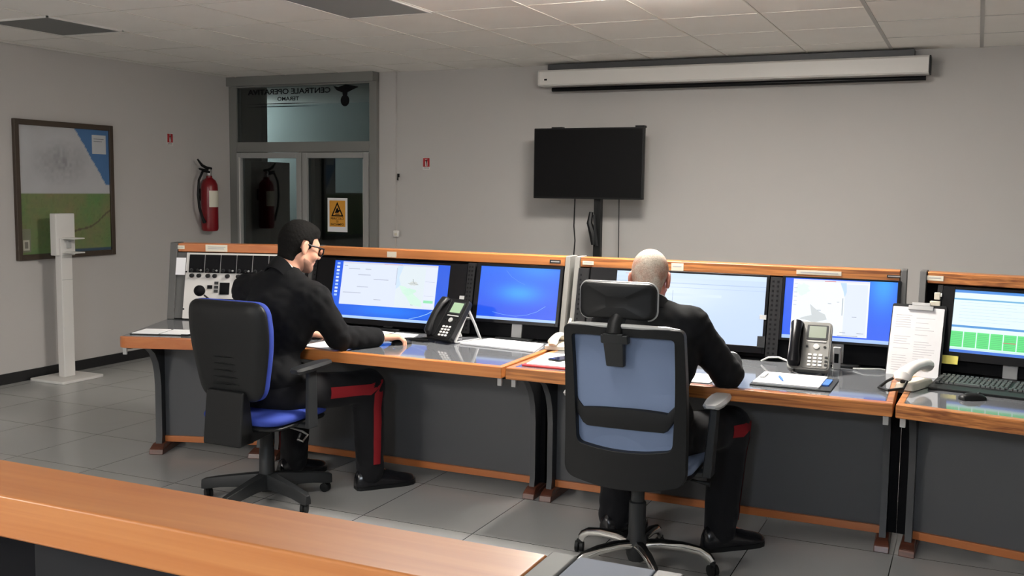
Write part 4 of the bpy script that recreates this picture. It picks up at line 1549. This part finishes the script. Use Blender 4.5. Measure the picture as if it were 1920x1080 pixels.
def hb_outline(wt, wb, z0, z1, r, n=8, sag=0.0):
    pts = []
    raw = [(-wb, z0, r), (-wb * .35, z0 - sag, .1), (wb * .35, z0 - sag, .1), (wb, z0, r), ((wt + wb) / 2 + .004, (z0 + z1) / 2, .2), (wt, z1, r * .6), (-wt, z1, r * .6), (-(wt + wb) / 2 - .004, (z0 + z1) / 2, .2)]
    m = len(raw)
    for i in range(m):
        x, z, rr = raw[i]
        p0, p1 = Vector(raw[i - 1][:2]), Vector(raw[(i + 1) % m][:2])
        c = Vector((x, z))
        a, b = c + (p0 - c).normalized() * min(rr, (p0 - c).length * .45), c + (p1 - c).normalized() * min(rr, (p1 - c).length * .45)
        for k in range(n + 1):
            q = k / n
            pts.append((a * (1 - q) ** 2 + c * 2 * q * (1 - q) + b * q ** 2))
    return pts


OO = hb_outline(.242, .250, .450, 1.075, .05, sag=.035)
OI = hb_outline(.206, .196, .590, 1.037, .03, sag=.02)
fr = MB()
y3 = lambda p, o: (p.x, hb_y(p.x, p.y) + o, p.y)
rings = [[y3(p, .020) for p in OO], [y3(p, -.022) for p in OO], [y3(p, -.026) for p in OI], [y3(p, .016) for p in OI], [y3(p, .020) for p in OO]]
fr.loft(rings, M['plastic'], caps=False)
t.part('back_frame', fr, ang=45, bevel=.004)
t.part('frame_lip', MB().tube([(x, hb_y(x, 1.075) - .005, 1.074 + .004 * math.cos(x * 6)) for x in [-.225 + .05 * k for k in range(10)]], [.004] + [.010] * 8 + [.004], M['silver'], 8))
c = Vector((0, .8))
ms = MB().loft([[y3(p, .010) for p in OI], [y3(Vector((p.x * .5, c.y + (p.y - c.y) * .5)), .010) for p in OI], [y3(Vector((p.x * .02, c.y + (p.y - c.y) * .02)), .010) for p in OI]], M['slate_mesh'])
t.part('back_mesh', ms, ang=80)
# lumbar support
lb = MB()
rings = []
for j in range(25):
    x = -.207 + .414 * j / 24
    e = abs(x) / .207
    zt = .735 + (.045 * max(0, (e - .84) / .16)) + .012 * (1 - e * e)
    zb = .655 + (.060 * max(0, (e - .80) / .2))
    y = hb_y(x, .7) - .006
    rings.append([(x, y + .012, zt), (x, y - .006, zt - .006), (x, y - .010, (zt + zb) / 2), (x, y - .006, zb + .006), (x, y + .012, zb)])
lb.loft(rings, M['plastic'])
t.part('lumbar_support', lb, ang=50)
# headrest
hb = MB()
hb.prism([(-.066, hb_y(0, .90) - .030, .915), (.006, hb_y(0, .90) - .030, .915), (.006, hb_y(0, .9) + .0, .915), (-.066, hb_y(0, .9) + .0, .915)],
         [(-.072, hb_y(0, 1.06) - .040, 1.05), (.012, hb_y(0, 1.06) - .040, 1.05), (.012, hb_y(0, 1.06), 1.05), (-.072, hb_y(0, 1.06), 1.05)], M['plastic_grey'])
hb.prism([(-.08, hb_y(0, 1.03) - .036, 1.01), (.03, hb_y(0, 1.03) - .036, 1.01), (.03, hb_y(0, 1.03), 1.01), (-.08, hb_y(0, 1.03), 1.01)],
         [(-.08, hb_y(0, 1.06) - .038, 1.045), (.03, hb_y(0, 1.06) - .038, 1.045), (.03, hb_y(0, 1.06), 1.045), (-.08, hb_y(0, 1.06), 1.045)], M['plastic_grey'])
hb.tube([(-.03, hb_y(0, 1.05) - .018, 1.04), (-.03, hb_y(0, 1.1) + .012, 1.085), (-.02, hb_y(0, 1.1) + .045, 1.13)], [.034, .032, .03], M['plastic'], 12)
t.part('headrest_bracket', hb, bevel=.005)
hr = []
HC = -.03
for o, fx, fz in ((.060, .80, .72), (.052, .93, .90), (.030, 1.0, 1.0), (.0, 1.0, 1.0), (-.012, .97, .95), (-.020, .86, .80), (-.024, .3, .3)):
    hr.append([(HC + x * fx, hb_y(0, 1.15) + .02 + o + 1.1 * x * x * 1.0, 1.172 + z * fz + .10 * o) for x, z in rrect(-.155, .155, -.070, .072, .035, 5)])
t.part('headrest', MB().loft(hr, M['plastic']), ang=60)
t.part('headrest_piping', MB().tube([(HC + x, hb_y(0, 1.15) + .02 + .012 + 1.1 * x * x, 1.172 + z) for x, z in rrect(-.1565, .1565, -.0715, .0735, .035, 5)] +
                                    [(HC + .1565, hb_y(0, 1.15) + .032 + 1.1 * .1565 ** 2, 1.172 - .0365)], .004, M['silver'], 6), label='pale piping around the headrest')
for s in (-1, 1):
    ar = MB()
    ar.prism([(s * .14, .02, .42), (s * .14, .09, .42), (s * .29, .09, .43), (s * .29, .02, .43)],
             [(s * .14, .02, .438), (s * .14, .09, .438), (s * .29, .09, .455), (s * .29, .02, .455)], M['plastic_grey'])
    ar.prism([(s * .262, .015, .43), (s * .300, .015, .43), (s * .300, .095, .43), (s * .262, .095, .43)],
             [(s * .285, .035, .72), (s * .315, .035, .72), (s * .315, .10, .72), (s * .285, .10, .72)], M['plastic_grey'])
    po = t.part('arm_post', ar, bevel=.006)
    pad = []
    for y, hw, h in ((-.03, .020, .006), (-.015, .036, .012), (.06, .044, .015), (.16, .044, .015), (.225, .036, .012), (.235, .020, .007)):
        z = .738
        pad.append([(s * .30 + x, y, z + zz) for x, zz in ((-hw, 0), (-hw * .8, h), (0, h * 1.1), (hw * .8, h), (hw, 0), (hw * .8, -h), (-hw * .8, -h))])
    t.part('arm_pad', MB().loft(pad, M['silver']), po)  # highlight on the grey pad is put into this pale colour


# ------------------------------------------------------------------ people: smooth blended volumes turned into one continuous surface
def V3(*p):
    return np.array(p, float)


class Field:
    """signed distance field; shapes are blended smoothly one after another"""

    def __init__(s):
        s.ops = []

    def cone(s, a, b, ra, rb, k=.02, sub=False):
        a, b = V3(*a), V3(*b)
        lo, hi = np.minimum(a, b) - max(ra, rb), np.maximum(a, b) + max(ra, rb)
        d = b - a
        L2 = max(d @ d, 1e-9)

        def f(p):
            t = np.clip(((p - a) @ d) / L2, 0, 1)
            return np.linalg.norm(p - a - t[..., None] * d, axis=-1) - (ra + (rb - ra) * t)
        s.ops.append((f, lo, hi, k, sub))
        return s

    def chain(s, pts, rs, k=.02):
        for i in range(len(pts) - 1):
            s.cone(pts[i], pts[i + 1], rs[i], rs[i + 1], k)
        return s

    def ell(s, c, r, R=None, k=.02, sub=False):
        c, r = V3(*c), V3(*r)
        R = np.eye(3) if R is None else R
        m = r.max()

        def f(p):
            q = (p - c) @ R
            k0 = np.linalg.norm(q / r, axis=-1)
            k1 = np.linalg.norm(q / (r * r), axis=-1) + 1e-9
            return k0 * (k0 - 1) / k1
        s.ops.append((f, c - m, c + m, k, sub))
        return s

    def bounds(s):
        lo = np.min([o[1] for o in s.ops if not o[4]], axis=0)
        hi = np.max([o[2] for o in s.ops if not o[4]], axis=0)
        return lo, hi

    def eval(s, p):
        d = np.full(p.shape[:-1], 9.0)
        for f, lo, hi, k, sub in s.ops:
            e = f(p)
            d = s.comb(d, e, k, sub)
        return d

    @staticmethod
    def comb(d, e, k, sub):
        if sub:
            h = np.clip(.5 - .5 * (d + e) / k, 0, 1)
            return d + (-e - d) * h + k * h * (1 - h)
        h = np.clip(.5 + .5 * (e - d) / k, 0, 1)
        return e + (d - e) * h - k * h * (1 - h)

    def mesh(s, res, post=None, lo=None, hi=None):
        l, h = s.bounds()
        lo = l if lo is None else lo
        hi = h if hi is None else hi
        lo = lo - 3 * res - .02
        hi = hi + 3 * res + .02
        n = np.ceil((hi - lo) / res).astype(int) + 1
        ax = [lo[i] + res * np.arange(n[i]) for i in range(3)]
        D = np.full(n, .2, np.float32)
        for f, a, b, k, sub in s.ops:
            m = .03 + 1.5 * k
            i0 = np.maximum(0, np.floor((a - m - lo) / res).astype(int))
            i1 = np.minimum(n, np.ceil((b + m - lo) / res).astype(int) + 1)
            if np.any(i1 <= i0):
                continue
            g = np.stack(np.meshgrid(*[ax[i][i0[i]:i1[i]] for i in range(3)], indexing='ij'), -1)
            sl = tuple(slice(i0[i], i1[i]) for i in range(3))
            D[sl] = s.comb(D[sl], f(g), k, sub)
        if post is not None:
            near = np.argwhere(np.abs(D) < .05)
            P = lo + near * res
            D[tuple(near.T)] = post(P, D[tuple(near.T)])
        return surface_nets(D, lo, res)


def surface_nets(D, lo, res):
    ins = D < 0
    n = np.array(D.shape)
    cs = np.zeros(n - 1, int)
    for i in (0, 1):
        for j in (0, 1):
            for k in (0, 1):
                cs += ins[i:n[0] - 1 + i, j:n[1] - 1 + j, k:n[2] - 1 + k]
    act = (cs > 0) & (cs < 8)
    idx = np.full(n - 1, -1, int)
    cells = np.argwhere(act)
    idx[act] = np.arange(len(cells))
    acc = np.zeros((len(cells), 3))
    cnt = np.zeros(len(cells))
    corners = [(i, j, k) for i in (0, 1) for j in (0, 1) for k in (0, 1)]
    for a in corners:
        for b in corners:
            if sum(b) - sum(a) == 1 and all(y >= x for x, y in zip(a, b)):
                va = D[tuple((cells + a).T)].astype(float)
                vb = D[tuple((cells + b).T)].astype(float)
                x = (va < 0) != (vb < 0)
                t = np.where(x, va / np.where(va - vb == 0, 1, va - vb), 0)
                pos = np.array(a) + t[:, None] * (np.array(b) - np.array(a))
                acc[x] += pos[x]
                cnt[x] += 1
    v = lo + (cells + acc / cnt[:, None]) * res
    faces = []
    for ax_ in range(3):
        o = [0, 0, 0]
        o[ax_] = 1
        A_ = ins[tuple(slice(0, n[i] - o[i]) for i in range(3))]
        B_ = ins[tuple(slice(o[i], n[i]) for i in range(3))]
        e = np.argwhere(A_ != B_)
        u, w_ = (ax_ + 1) % 3, (ax_ + 2) % 3
        ok = (e[:, u] > 0) & (e[:, w_] > 0) & (e[:, u] < n[u] - 1) & (e[:, w_] < n[w_] - 1)
        e = e[ok]
        du, dw = np.zeros(3, int), np.zeros(3, int)
        du[u] = 1
        dw[w_] = 1
        q = np.stack([idx[tuple((e - du - dw).T)], idx[tuple((e - dw).T)], idx[tuple(e.T)], idx[tuple((e - du).T)]], 1)
        fl = A_[tuple(e.T)]
        q[~fl] = q[~fl][:, ::-1]
        faces.append(q)
    return v, np.concatenate(faces)


def quick_obj(t, name, vf, m, label=None, parent=None, smooth_iter=2):
    v, f = vf
    I = np.array(t.I)
    v = v @ I[:3, :3].T + I[:3, 3]
    # light smoothing of the sampled surface
    e = np.concatenate([f[:, [0, 1]], f[:, [1, 2]], f[:, [2, 3]], f[:, [3, 0]]])
    deg = np.bincount(e.ravel(), minlength=len(v)).astype(float)
    for _ in range(smooth_iter):
        a = np.zeros_like(v)
        np.add.at(a, e[:, 0], v[e[:, 1]])
        np.add.at(a, e[:, 1], v[e[:, 0]])
        v = v * .5 + .5 * a / np.maximum(deg, 1)[:, None]
    me = bpy.data.meshes.new(name)
    me.vertices.add(len(v))
    me.vertices.foreach_set('co', v.astype(np.float32).ravel())
    me.loops.add(f.size)
    me.loops.foreach_set('vertex_index', f.astype(np.int32).ravel())
    me.polygons.add(len(f))
    me.polygons.foreach_set('loop_start', np.arange(0, f.size, 4, dtype=np.int32))
    me.polygons.foreach_set('loop_total', np.full(len(f), 4, np.int32))
    me.update(calc_edges=True)
    me.validate()
    me.shade_smooth()
    me.materials.append(m)
    o = bpy.data.objects.new(name, me)
    COL.objects.link(o)
    o.parent = parent or t.o
    if label:
        o['label'] = label
    return o


def rotm(yaw, pitch, roll=0):
    """columns: head right, forward, up; yaw>0 turns left, pitch>0 looks down"""
    return np.array(Matrix.Rotation(yaw, 3, 'Z') @ Matrix.Rotation(-pitch, 3, 'X') @ Matrix.Rotation(roll, 3, 'Y'))


def head_field(F, c, R):
    g = lambda *p: V3(*c) + R @ V3(*p)
    F.ell(g(0, -.014, .032), (.076, .098, .088), R, .02)
    F.ell(g(0, .034, -.030), (.060, .060, .088), R, .03)
    F.cone(g(-.046, .0, -.060), g(-.012, .066, -.098), .022, .020, .03)
    F.cone(g(.046, .0, -.060), g(.012, .066, -.098), .022, .020, .03)
    F.ell(g(0, .074, -.098), (.020, .016, .016), R, .02)
    F.cone(g(-.030, .078, .026), g(.030, .078, .026), .012, .012, .02)
    for s in (-1, 1):
        F.ell(g(s * .034, .094, .004), (.016, .012, .010), R, .012, True)
        F.ell(g(s * .032, .078, .003), (.0125, .0125, .0125), R, .003)
        F.ell(g(s * .042, .068, -.034), (.022, .022, .022), R, .025)
        ear = R @ rotm(s * .35, .12)
        F.ell(g(s * .082, -.006, -.004), (.009, .023, .034), ear, .006)
        F.ell(g(s * .091, .0, .0), (.006, .013, .022), ear, .006, True)
        F.ell(g(s * .080, -.002, -.034), (.008, .010, .011), R, .008)
    F.chain([g(0, .092, .014), g(0, .106, -.014), g(0, .116, -.030)], [.008, .010, .013], .012)
    for s in (-1, 1):
        F.ell(g(s * .012, .104, -.033), (.009, .010, .008), R, .008)
    F.ell(g(0, .094, -.058), (.022, .010, .0065), R, .006)
    F.ell(g(0, .092, -.071), (.019, .010, .007), R, .006)
    return g


def hand_field(F, wr, fwd, up, thumb_side, curl=.35, spread=.10, k=1.12):
    """palm, four unequal fingers and a thumb; fwd points to the fingertips, up is the back of the hand"""
    f = V3(*fwd) / np.linalg.norm(fwd)
    u = V3(*up) - f * (V3(*up) @ f)
    u /= np.linalg.norm(u)
    s = np.cross(f, u) * thumb_side
    w0 = V3(*wr)
    f0, s0, u0 = f, s, u
    f, s, u = f * k, s * k, u * k
    for i, (off, ln, r) in enumerate(((.030, .066, .0088), (.010, .074, .0090), (-.010, .069, .0086), (-.028, .054, .0078))):
        kn = w0 + f * (.088 - .006 * abs(i - 1)) + s * off + u * .004
        F.cone(w0 + f * .012 + s * off * .55, kn, .0185, .0135, .012)
        d = f0 * math.cos(spread * (1.2 - i)) + s0 * math.sin(spread * (1.2 - i))
        a = .25 + curl * .3 + .06 * i
        p = kn
        for seg, (q, c) in enumerate(((.46, a), (.30, a + curl * 1.3), (.24, a + curl * 2.2))):
            dd = d * math.cos(c) - u0 * math.sin(c)
            n_ = p + dd * ln * q * 1.25 * k
            F.cone(p, n_, r * 1.08 * (1 - .08 * seg), r * 1.08 * (.94 - .08 * seg), .003 if seg else .006)
            p = n_
    b = w0 + f * .030 + s * .022 - u * .004
    t1 = b + f * .036 + s * .028 - u * .010
    t2 = t1 + f * .032 + s * .006 - u * .008
    t3 = t2 + f * .024 - s * .004 - u * .004
    F.cone(w0 + f * .02 + s * .012, t1, .0165, .0120, .012)
    F.cone(t1, t2, .0110, .0098, .004)
    F.cone(t2, t3, .0098, .0080, .003)


def wrinkle(seed, amp, zones):
    r = np.random.RandomState(seed)
    K = r.normal(0, 1, (7, 3))
    K /= np.linalg.norm(K, axis=1)[:, None]
    fr = r.uniform(38, 95, 7)
    ph = r.uniform(0, 6.28, 7)

    def post(P, d):
        q = P + .012 * np.sin(P[:, [1, 2, 0]] * 23)
        n = sum(np.sin(q @ K[i] * fr[i] + ph[i]) for i in range(7)) / 4
        wz = .25
        for c, rad in zones:
            wz = wz + np.exp(-np.sum((P - V3(*c)) ** 2, axis=1) / rad ** 2)
        return d + amp * np.clip(wz, 0, 1.2) * (1 - np.abs(n)) - amp * .5
    return post


def shoe(t, name, heel, toe, m):
    """low black leather shoe from heel to toe with its own sole"""
    h, q = V3(*heel), V3(*toe)
    d = q - h
    L_ = np.linalg.norm(d)
    d /= L_
    s = V3(-d[1], d[0], 0)
    prof = [(0, .028, .080), (.012, .040, .108), (.06, .046, .120), (.11, .046, .108), (.16, .050, .088), (.20, .053, .072), (.245, .049, .060), (.272, .036, .050), (.288, .014, .034)]
    rings, sole = [], []
    for y, wv, z in prof:
        y = y / .288 * L_
        c = h + d * y
        rings.append([tuple(c + s * wv * math.cos(a) * (1 if abs(math.sin(a)) < .9 else .9) + V3(0, 0, .020 + (z - .020) * max(0, math.sin(a)) - .004 * (math.sin(a) < 0))) for a in [2 * math.pi * k / 16 for k in range(16)]])
        sole.append([tuple(c + s * wv * 1.04 * x + V3(0, 0, zz)) for x, zz in ((-1, 0), (1, 0), (1, .019), (-1, .019))])
    o = t.part(name, MB().loft(rings, m), world=True, ang=70)
    t.part('sole', MB().loft(sole, M['plastic']), o, world=True)
    return o


def person(label, hip, neck, head_c, head_R, sh, elbow, wrist, hand_dir, hand_up, hipj, knee, ankle, toe, heel, skin, hairm, style, seed, curl, stripe_turn=0, stripe_start=3, sleeve=.84):
    base = (hip[0], hip[1], 0)
    t = Thing('person', label, 'person', base, 0)
    hip, neck = V3(*hip), V3(*neck)
    mid = (hip + neck) / 2
    chest = hip * .38 + neck * .62 + V3(0, .02, 0)
    lat = V3(*sh[1]) - V3(*sh[0])
    lat[2] = 0
    lat /= np.linalg.norm(lat)
    yaw = math.atan2(lat[1], lat[0])
    sp = neck - hip
    pit = math.atan2(sp[1], sp[2])
    RT = rotm(yaw, pit * .8)

    # --- body, one continuous surface
    F = Field()
    F.ell(hip + V3(0, 0, .01), (.155, .11, .12), RT, .05)
    F.ell(mid + V3(0, .01, -.02), (.135, .095, .17), RT, .06)
    F.ell(chest, (.160, .105, .16), RT, .06)
    F.cone(sh[0], sh[1], .050, .050, .05)
    F.cone(V3(*neck) + V3(0, -.01, -.05), V3(*head_c) + head_R @ V3(0, -.028, -.06), .062, .056, .04)
    for i in (0, 1):
        F.chain([sh[i], elbow[i], wrist[i]], [.050, .038, .025], .03)
        F.chain([hipj[i], knee[i], ankle[i]], [.082, .052, .034], .04)
        F.cone(ankle[i], V3(*ankle[i]) * .45 + V3(*toe[i]) * .55 + V3(0, 0, .014), .030, .014, .015)
    g = head_field(F, head_c, head_R)
    for i in (0, 1):
        hand_field(F, wrist[i], hand_dir[i], hand_up[i], (1, -1)[i], curl[i])
    quick_obj(t, 'body', F.mesh(.0052), skin, smooth_iter=1)

    # --- trousers
    P = Field()
    P.ell(hip + V3(0, 0, -.005), (.175, .135, .115), RT, .05)
    for i in (0, 1):
        kn, an = V3(*knee[i]), V3(*ankle[i])
        P.chain([hipj[i], kn, an + V3(0, .012, -.02)], [.100, .083, .073], .05)
    tpost = wrinkle(seed + 9, .007, [(knee[0], .11), (knee[1], .11), (ankle[0], .14), (ankle[1], .14), (hip, .12)])
    quick_obj(t, 'trousers', P.mesh(.0085, tpost), M['trouser'], label='black uniform trousers')
    # red stripe down the outside of each leg
    for i in (0, 1):
        a, b, c = V3(*hipj[i]), V3(*knee[i]), V3(*ankle[i])
        out0 = lat * (1 if i else -1)
        turn = stripe_turn
        path = [a + (b - a) * k / 12 for k in range(stripe_start, 12)] + [b + V3(0, .012, .0)] + [b + (c - b) * k / 12 for k in range(1, 12)]
        vv, ff = [], []
        n_ = len(path)
        for k in range(n_):
            tg = path[min(k + 1, n_ - 1)] - path[max(k - 1, 0)]
            tg /= np.linalg.norm(tg)
            o_ = out0 - tg * (out0 @ tg)
            o_ /= np.linalg.norm(o_)
            if turn and k > 12 - stripe_start:
                o_ = o_ * math.cos(turn) + np.cross(tg, o_) * math.sin(turn) * (-1 if i else 1)
            sd = np.cross(tg, o_)
            for j in range(7):
                x = (-.021 + .042 * j / 6)
                an_ = x / .07
                dr = o_ * math.cos(an_) + sd * math.sin(an_)
                st = path[k]
                rr = np.linspace(.02, .16, 141)
                pp = st + rr[:, None] * dr
                dd = tpost(pp, P.eval(pp))
                hit = rr[np.argmax(dd > .0)] if np.any(dd > 0) else .1
                vv.append(tuple(st + dr * (hit + .0035)))
        for k in range(n_ - 1):
            for j in range(6):
                q = k * 7 + j
                ff.append([q, q + 1, q + 8, q + 7])
        t.raw('trouser_stripe', vv, ff, M['red_stripe'], label='red side stripe')

    # --- jacket
    J = Field()
    J.ell(hip + V3(0, .0, .07), (.188, .145, .13), RT, .05)
    J.ell(mid + V3(0, .012, .0), (.172, .128, .17), RT, .07)
    J.ell(chest + V3(0, -.01, 0), (.198, .135, .17), RT, .07)
    J.cone(sh[0], sh[1], .066, .066, .06)
    for s_ in (0, 1):
        J.cone(V3(*neck) + V3(0, -.01, -.045), V3(*sh[s_]) + V3(0, 0, .010), .060, .058, .06)
        w_ = V3(*wrist[s_])
        e_ = V3(*elbow[s_])
        J.chain([sh[s_], e_], [.078, .066], .035)
        J.chain([e_, e_ + (w_ - e_) * sleeve], [.066, .050], .025)
    nk = V3(*neck)
    ax_n = (V3(*head_c) + head_R @ V3(0, -.028, -.06)) - nk
    ax_n /= np.linalg.norm(ax_n)
    jp = wrinkle(seed, .0105, [(elbow[0], .11), (elbow[1], .11), (sh[0], .10), (sh[1], .10), (tuple(mid - V3(0, .1, .08)), .16)])
    jo = quick_obj(t, 'jacket', J.mesh(.0075, jp), M['suit'], label='black uniform jacket')
    # collar and shirt collar as lofted bands round the neck
    x_ = np.cross(ax_n, V3(0, 1, 0))
    x_ /= np.linalg.norm(x_)
    y_ = np.cross(ax_n, x_) * -1
    y_ = np.cross(x_, ax_n) * -1 if np.cross(x_, ax_n)[1] < 0 else np.cross(x_, ax_n)

    def band(r0, r1, z0, z1, th, tilt, gap):
        rings = []
        for k in range(29):
            a = math.radians(90 + gap + (360 - 2 * gap) * k / 28)
            ca_, sa_ = math.cos(a), math.sin(a)
            q = []
            for r_, z_ in ((r0, z0), (r1, z1), (r1 - th, z1), (r0 - th, z0)):
                q.append(tuple(nk + x_ * r_ * ca_ * 1.02 + y_ * r_ * sa_ * 1.10 + ax_n * (z_ - tilt * (1 + sa_) / 2)))
            rings.append(q)
        return MB().loft(rings, M['suit'])
    cb_ = band(.080, .075, -.040, .026, .008, .090, 24)
    t.part('jacket_collar', cb_, jo, world=True, bevel=.002)
    sb_ = band(.069, .066, -.03, .022, .004, .040, 4)
    sb_.mats = [M['shirt']]
    t.part('shirt_collar', sb_, world=True, label='white shirt collar')
    for i in (0, 1):
        w_, e_ = V3(*wrist[i]), V3(*elbow[i])
        d_ = (w_ - e_) / np.linalg.norm(w_ - e_)
        t.part('shirt_cuff', MB().tube([tuple(w_ - d_ * .035), tuple(w_ + d_ * .002), tuple(w_ + d_ * .004)], [.036, .034, .028], M['shirt'], 18), world=True, label='white shirt cuff')
        shoe(t, 'shoe', heel[i], toe[i], M['shoe'])
        q = V3(*ankle[i])
        t.part('sock', MB().tube([tuple(q + V3(0, 0, .05)), tuple(q + V3(0, 0, -.05))], [.042, .040], M['bay'], 12), world=True)

    # --- hair
    H = Field()
    if style == 'dark':
        H.ell(g(0, -.016, .036), (.084, .105, .096), head_R, .01)
        H.ell(g(0, .030, .088), (.060, .050, .030), head_R, .03)
        H.cone(g(0, -.050, -.005), g(0, -.038, -.090), .061, .059, .03)

        def cut(Pp, d):
            q = (Pp - V3(*head_c)) @ head_R
            x, y, z = q.T
            hl = np.where(y < -.03, -.090 + .2 * np.clip(-.06 - y, 0, 1), np.where(y < .012, -.090 + (y + .03) / .042 * .062, np.where(y < .034, -.020, .045 + .5 * (y - .03))))
            hl = np.where((y > -.026) & (y < .008) & (np.abs(x) > .066), np.maximum(hl, .030), hl)
            hl = np.where(np.abs(x) < .045, np.where(y > .03, .060, hl), hl)
            nz = .0016 * np.sin(x * 260) * np.sin(y * 230 + 1) * np.sin(z * 250)
            return np.maximum(d + nz, (hl - z))
        quick_obj(t, 'hair', H.mesh(.0042, cut), hairm, label='short dark hair', smooth_iter=1)
        Bd = Field()
        Bd.ell(g(0, .034, -.030), (.062, .062, .0895), head_R, .03)
        Bd.cone(g(-.047, .0, -.060), g(-.012, .067, -.100), .023, .0215, .03)
        Bd.cone(g(.047, .0, -.060), g(.012, .067, -.100), .023, .0215, .03)
        Bd.ell(g(0, .075, -.099), (.0215, .0175, .0175), head_R, .02)

        def bcut(Pp, d):
            q = (Pp - V3(*head_c)) @ head_R
            x, y, z = q.T
            top = np.where(y > .07, -.078, -.052 - .25 * np.clip(y, 0, .07))
            return np.maximum(d, np.maximum(z - top, np.maximum(-(y - .004), -.125 - z)))
        quick_obj(t, 'beard', Bd.mesh(.0042, bcut), M['beard'], label='short dark beard', smooth_iter=1)
        gl = MB()
        for s_ in (-1, 1):
            gl.tube([tuple(g(s_ * .078, -.012, .004)), tuple(g(s_ * .080, .0, .012)), tuple(g(s_ * .076, .06, .014)), tuple(g(s_ * .066, .104, .014))], .0045, M['gloss'], 8)
            fr_ = [(s_ * (.035 + .027 * math.cos(a) * (1 if abs(math.cos(a)) < .8 else .97)), .107, -.003 + .020 * math.sin(a)) for a in [2 * math.pi * k / 16 for k in range(17)]]
            gl.tube([tuple(g(*p)) for p in fr_], .0042, M['gloss'], 8)
        gl.tube([tuple(g(-.010, .110, .004)), tuple(g(0, .112, .006)), tuple(g(.010, .110, .004))], .003, M['gloss'], 8)
        go = t.part('glasses', gl, world=True, label='black-rimmed glasses')
        ls = MB()
        for s_ in (-1, 1):
            ls.add([tuple(g(s_ * (.035 + .025 * math.cos(a)), .107, -.003 + .018 * math.sin(a))) for a in [2 * math.pi * k / 16 for k in range(16)]], [list(range(16))], M['glass'])
        t.part('lens', ls, go, world=True)
    else:
        H.ell(g(0, -.014, .032), (.0785, .1005, .0905), head_R, .01)
        H.cone(g(0, -.052, -.005), g(0, -.040, -.085), .060, .0585, .03)

        def cut(Pp, d):
            q = (Pp - V3(*head_c)) @ head_R
            x, y, z = q.T
            hl = np.where(y < -.03, -.088 + .3 * np.clip(np.abs(x) - .03, 0, 1), np.where(y < .03, -.070 + (y + .03) / .06 * .09, .06))
            hl = hl + .004 * np.sin(x * 300) * np.sin(y * 270)
            return np.maximum(d, hl - z)
        quick_obj(t, 'hair', H.mesh(.0045, cut), hairm, label='closely cropped grey hair', smooth_iter=1)
    return t


person('dark-haired person with glasses and short beard in a black uniform, seated in the blue-seated chair',
       hip=(-3.215, 4.085, .585), neck=(-3.185, 4.19, 1.190), head_c=(-3.146, 4.262, 1.298), head_R=rotm(-.52, .30),
       sh=[(-3.40, 4.165, 1.06), (-2.995, 4.175, 1.035)],
       elbow=[(-3.44, 4.33, .83), (-2.945, 4.315, .835)], wrist=[(-3.31, 4.55, .800), (-2.845, 4.560, .808)],
       hand_dir=[(.35, .9, -.1), (.62, .74, -.06)], hand_up=[(0, 0, 1), (0, .1, 1)],
       hipj=[(-3.31, 4.10, .56), (-3.115, 4.11, .56)], knee=[(-3.36, 4.52, .545), (-2.905, 4.52, .545)],
       ankle=[(-3.385, 4.50, .10), (-2.885, 4.50, .10)], toe=[(-3.31, 4.71, 0), (-2.722, 4.705, 0)], heel=[(-3.41, 4.415, 0), (-2.93, 4.44, 0)],
       skin=M['skin'], hairm=M['hair_dark'], style='dark', seed=3, curl=(.25, .62), stripe_turn=-.35, stripe_start=5)
person('person with cropped grey hair in a black uniform, seen from behind in the high-backed chair',
       hip=(-1.215, 4.06, .595), neck=(-1.247, 4.165, 1.125), head_c=(-1.274, 4.225, 1.226), head_R=rotm(.10, .28),
       sh=[(-1.43, 4.175, 1.035), (-1.075, 4.165, 1.035)],
       elbow=[(-1.52, 4.33, .83), (-.945, 4.315, .818)], wrist=[(-1.34, 4.54, .802), (-.974, 4.53, .850)],
       hand_dir=[(.5, .8, -.12), (-.6, .7, -.22)], hand_up=[(0, 0, 1), (.1, 0, 1)],
       hipj=[(-1.315, 4.08, .57), (-1.115, 4.08, .57)], knee=[(-1.47, 4.49, .55), (-.965, 4.49, .55)],
       ankle=[(-1.475, 4.40, .10), (-.985, 4.43, .10)], toe=[(-1.39, 4.61, 0), (-.815, 4.585, 0)], heel=[(-1.495, 4.33, 0), (-1.04, 4.37, 0)],
       skin=M['skin2'], hairm=M['hair_grey'], style='grey', seed=11, curl=(.25, .4), stripe_turn=.75, stripe_start=9, sleeve=.66)
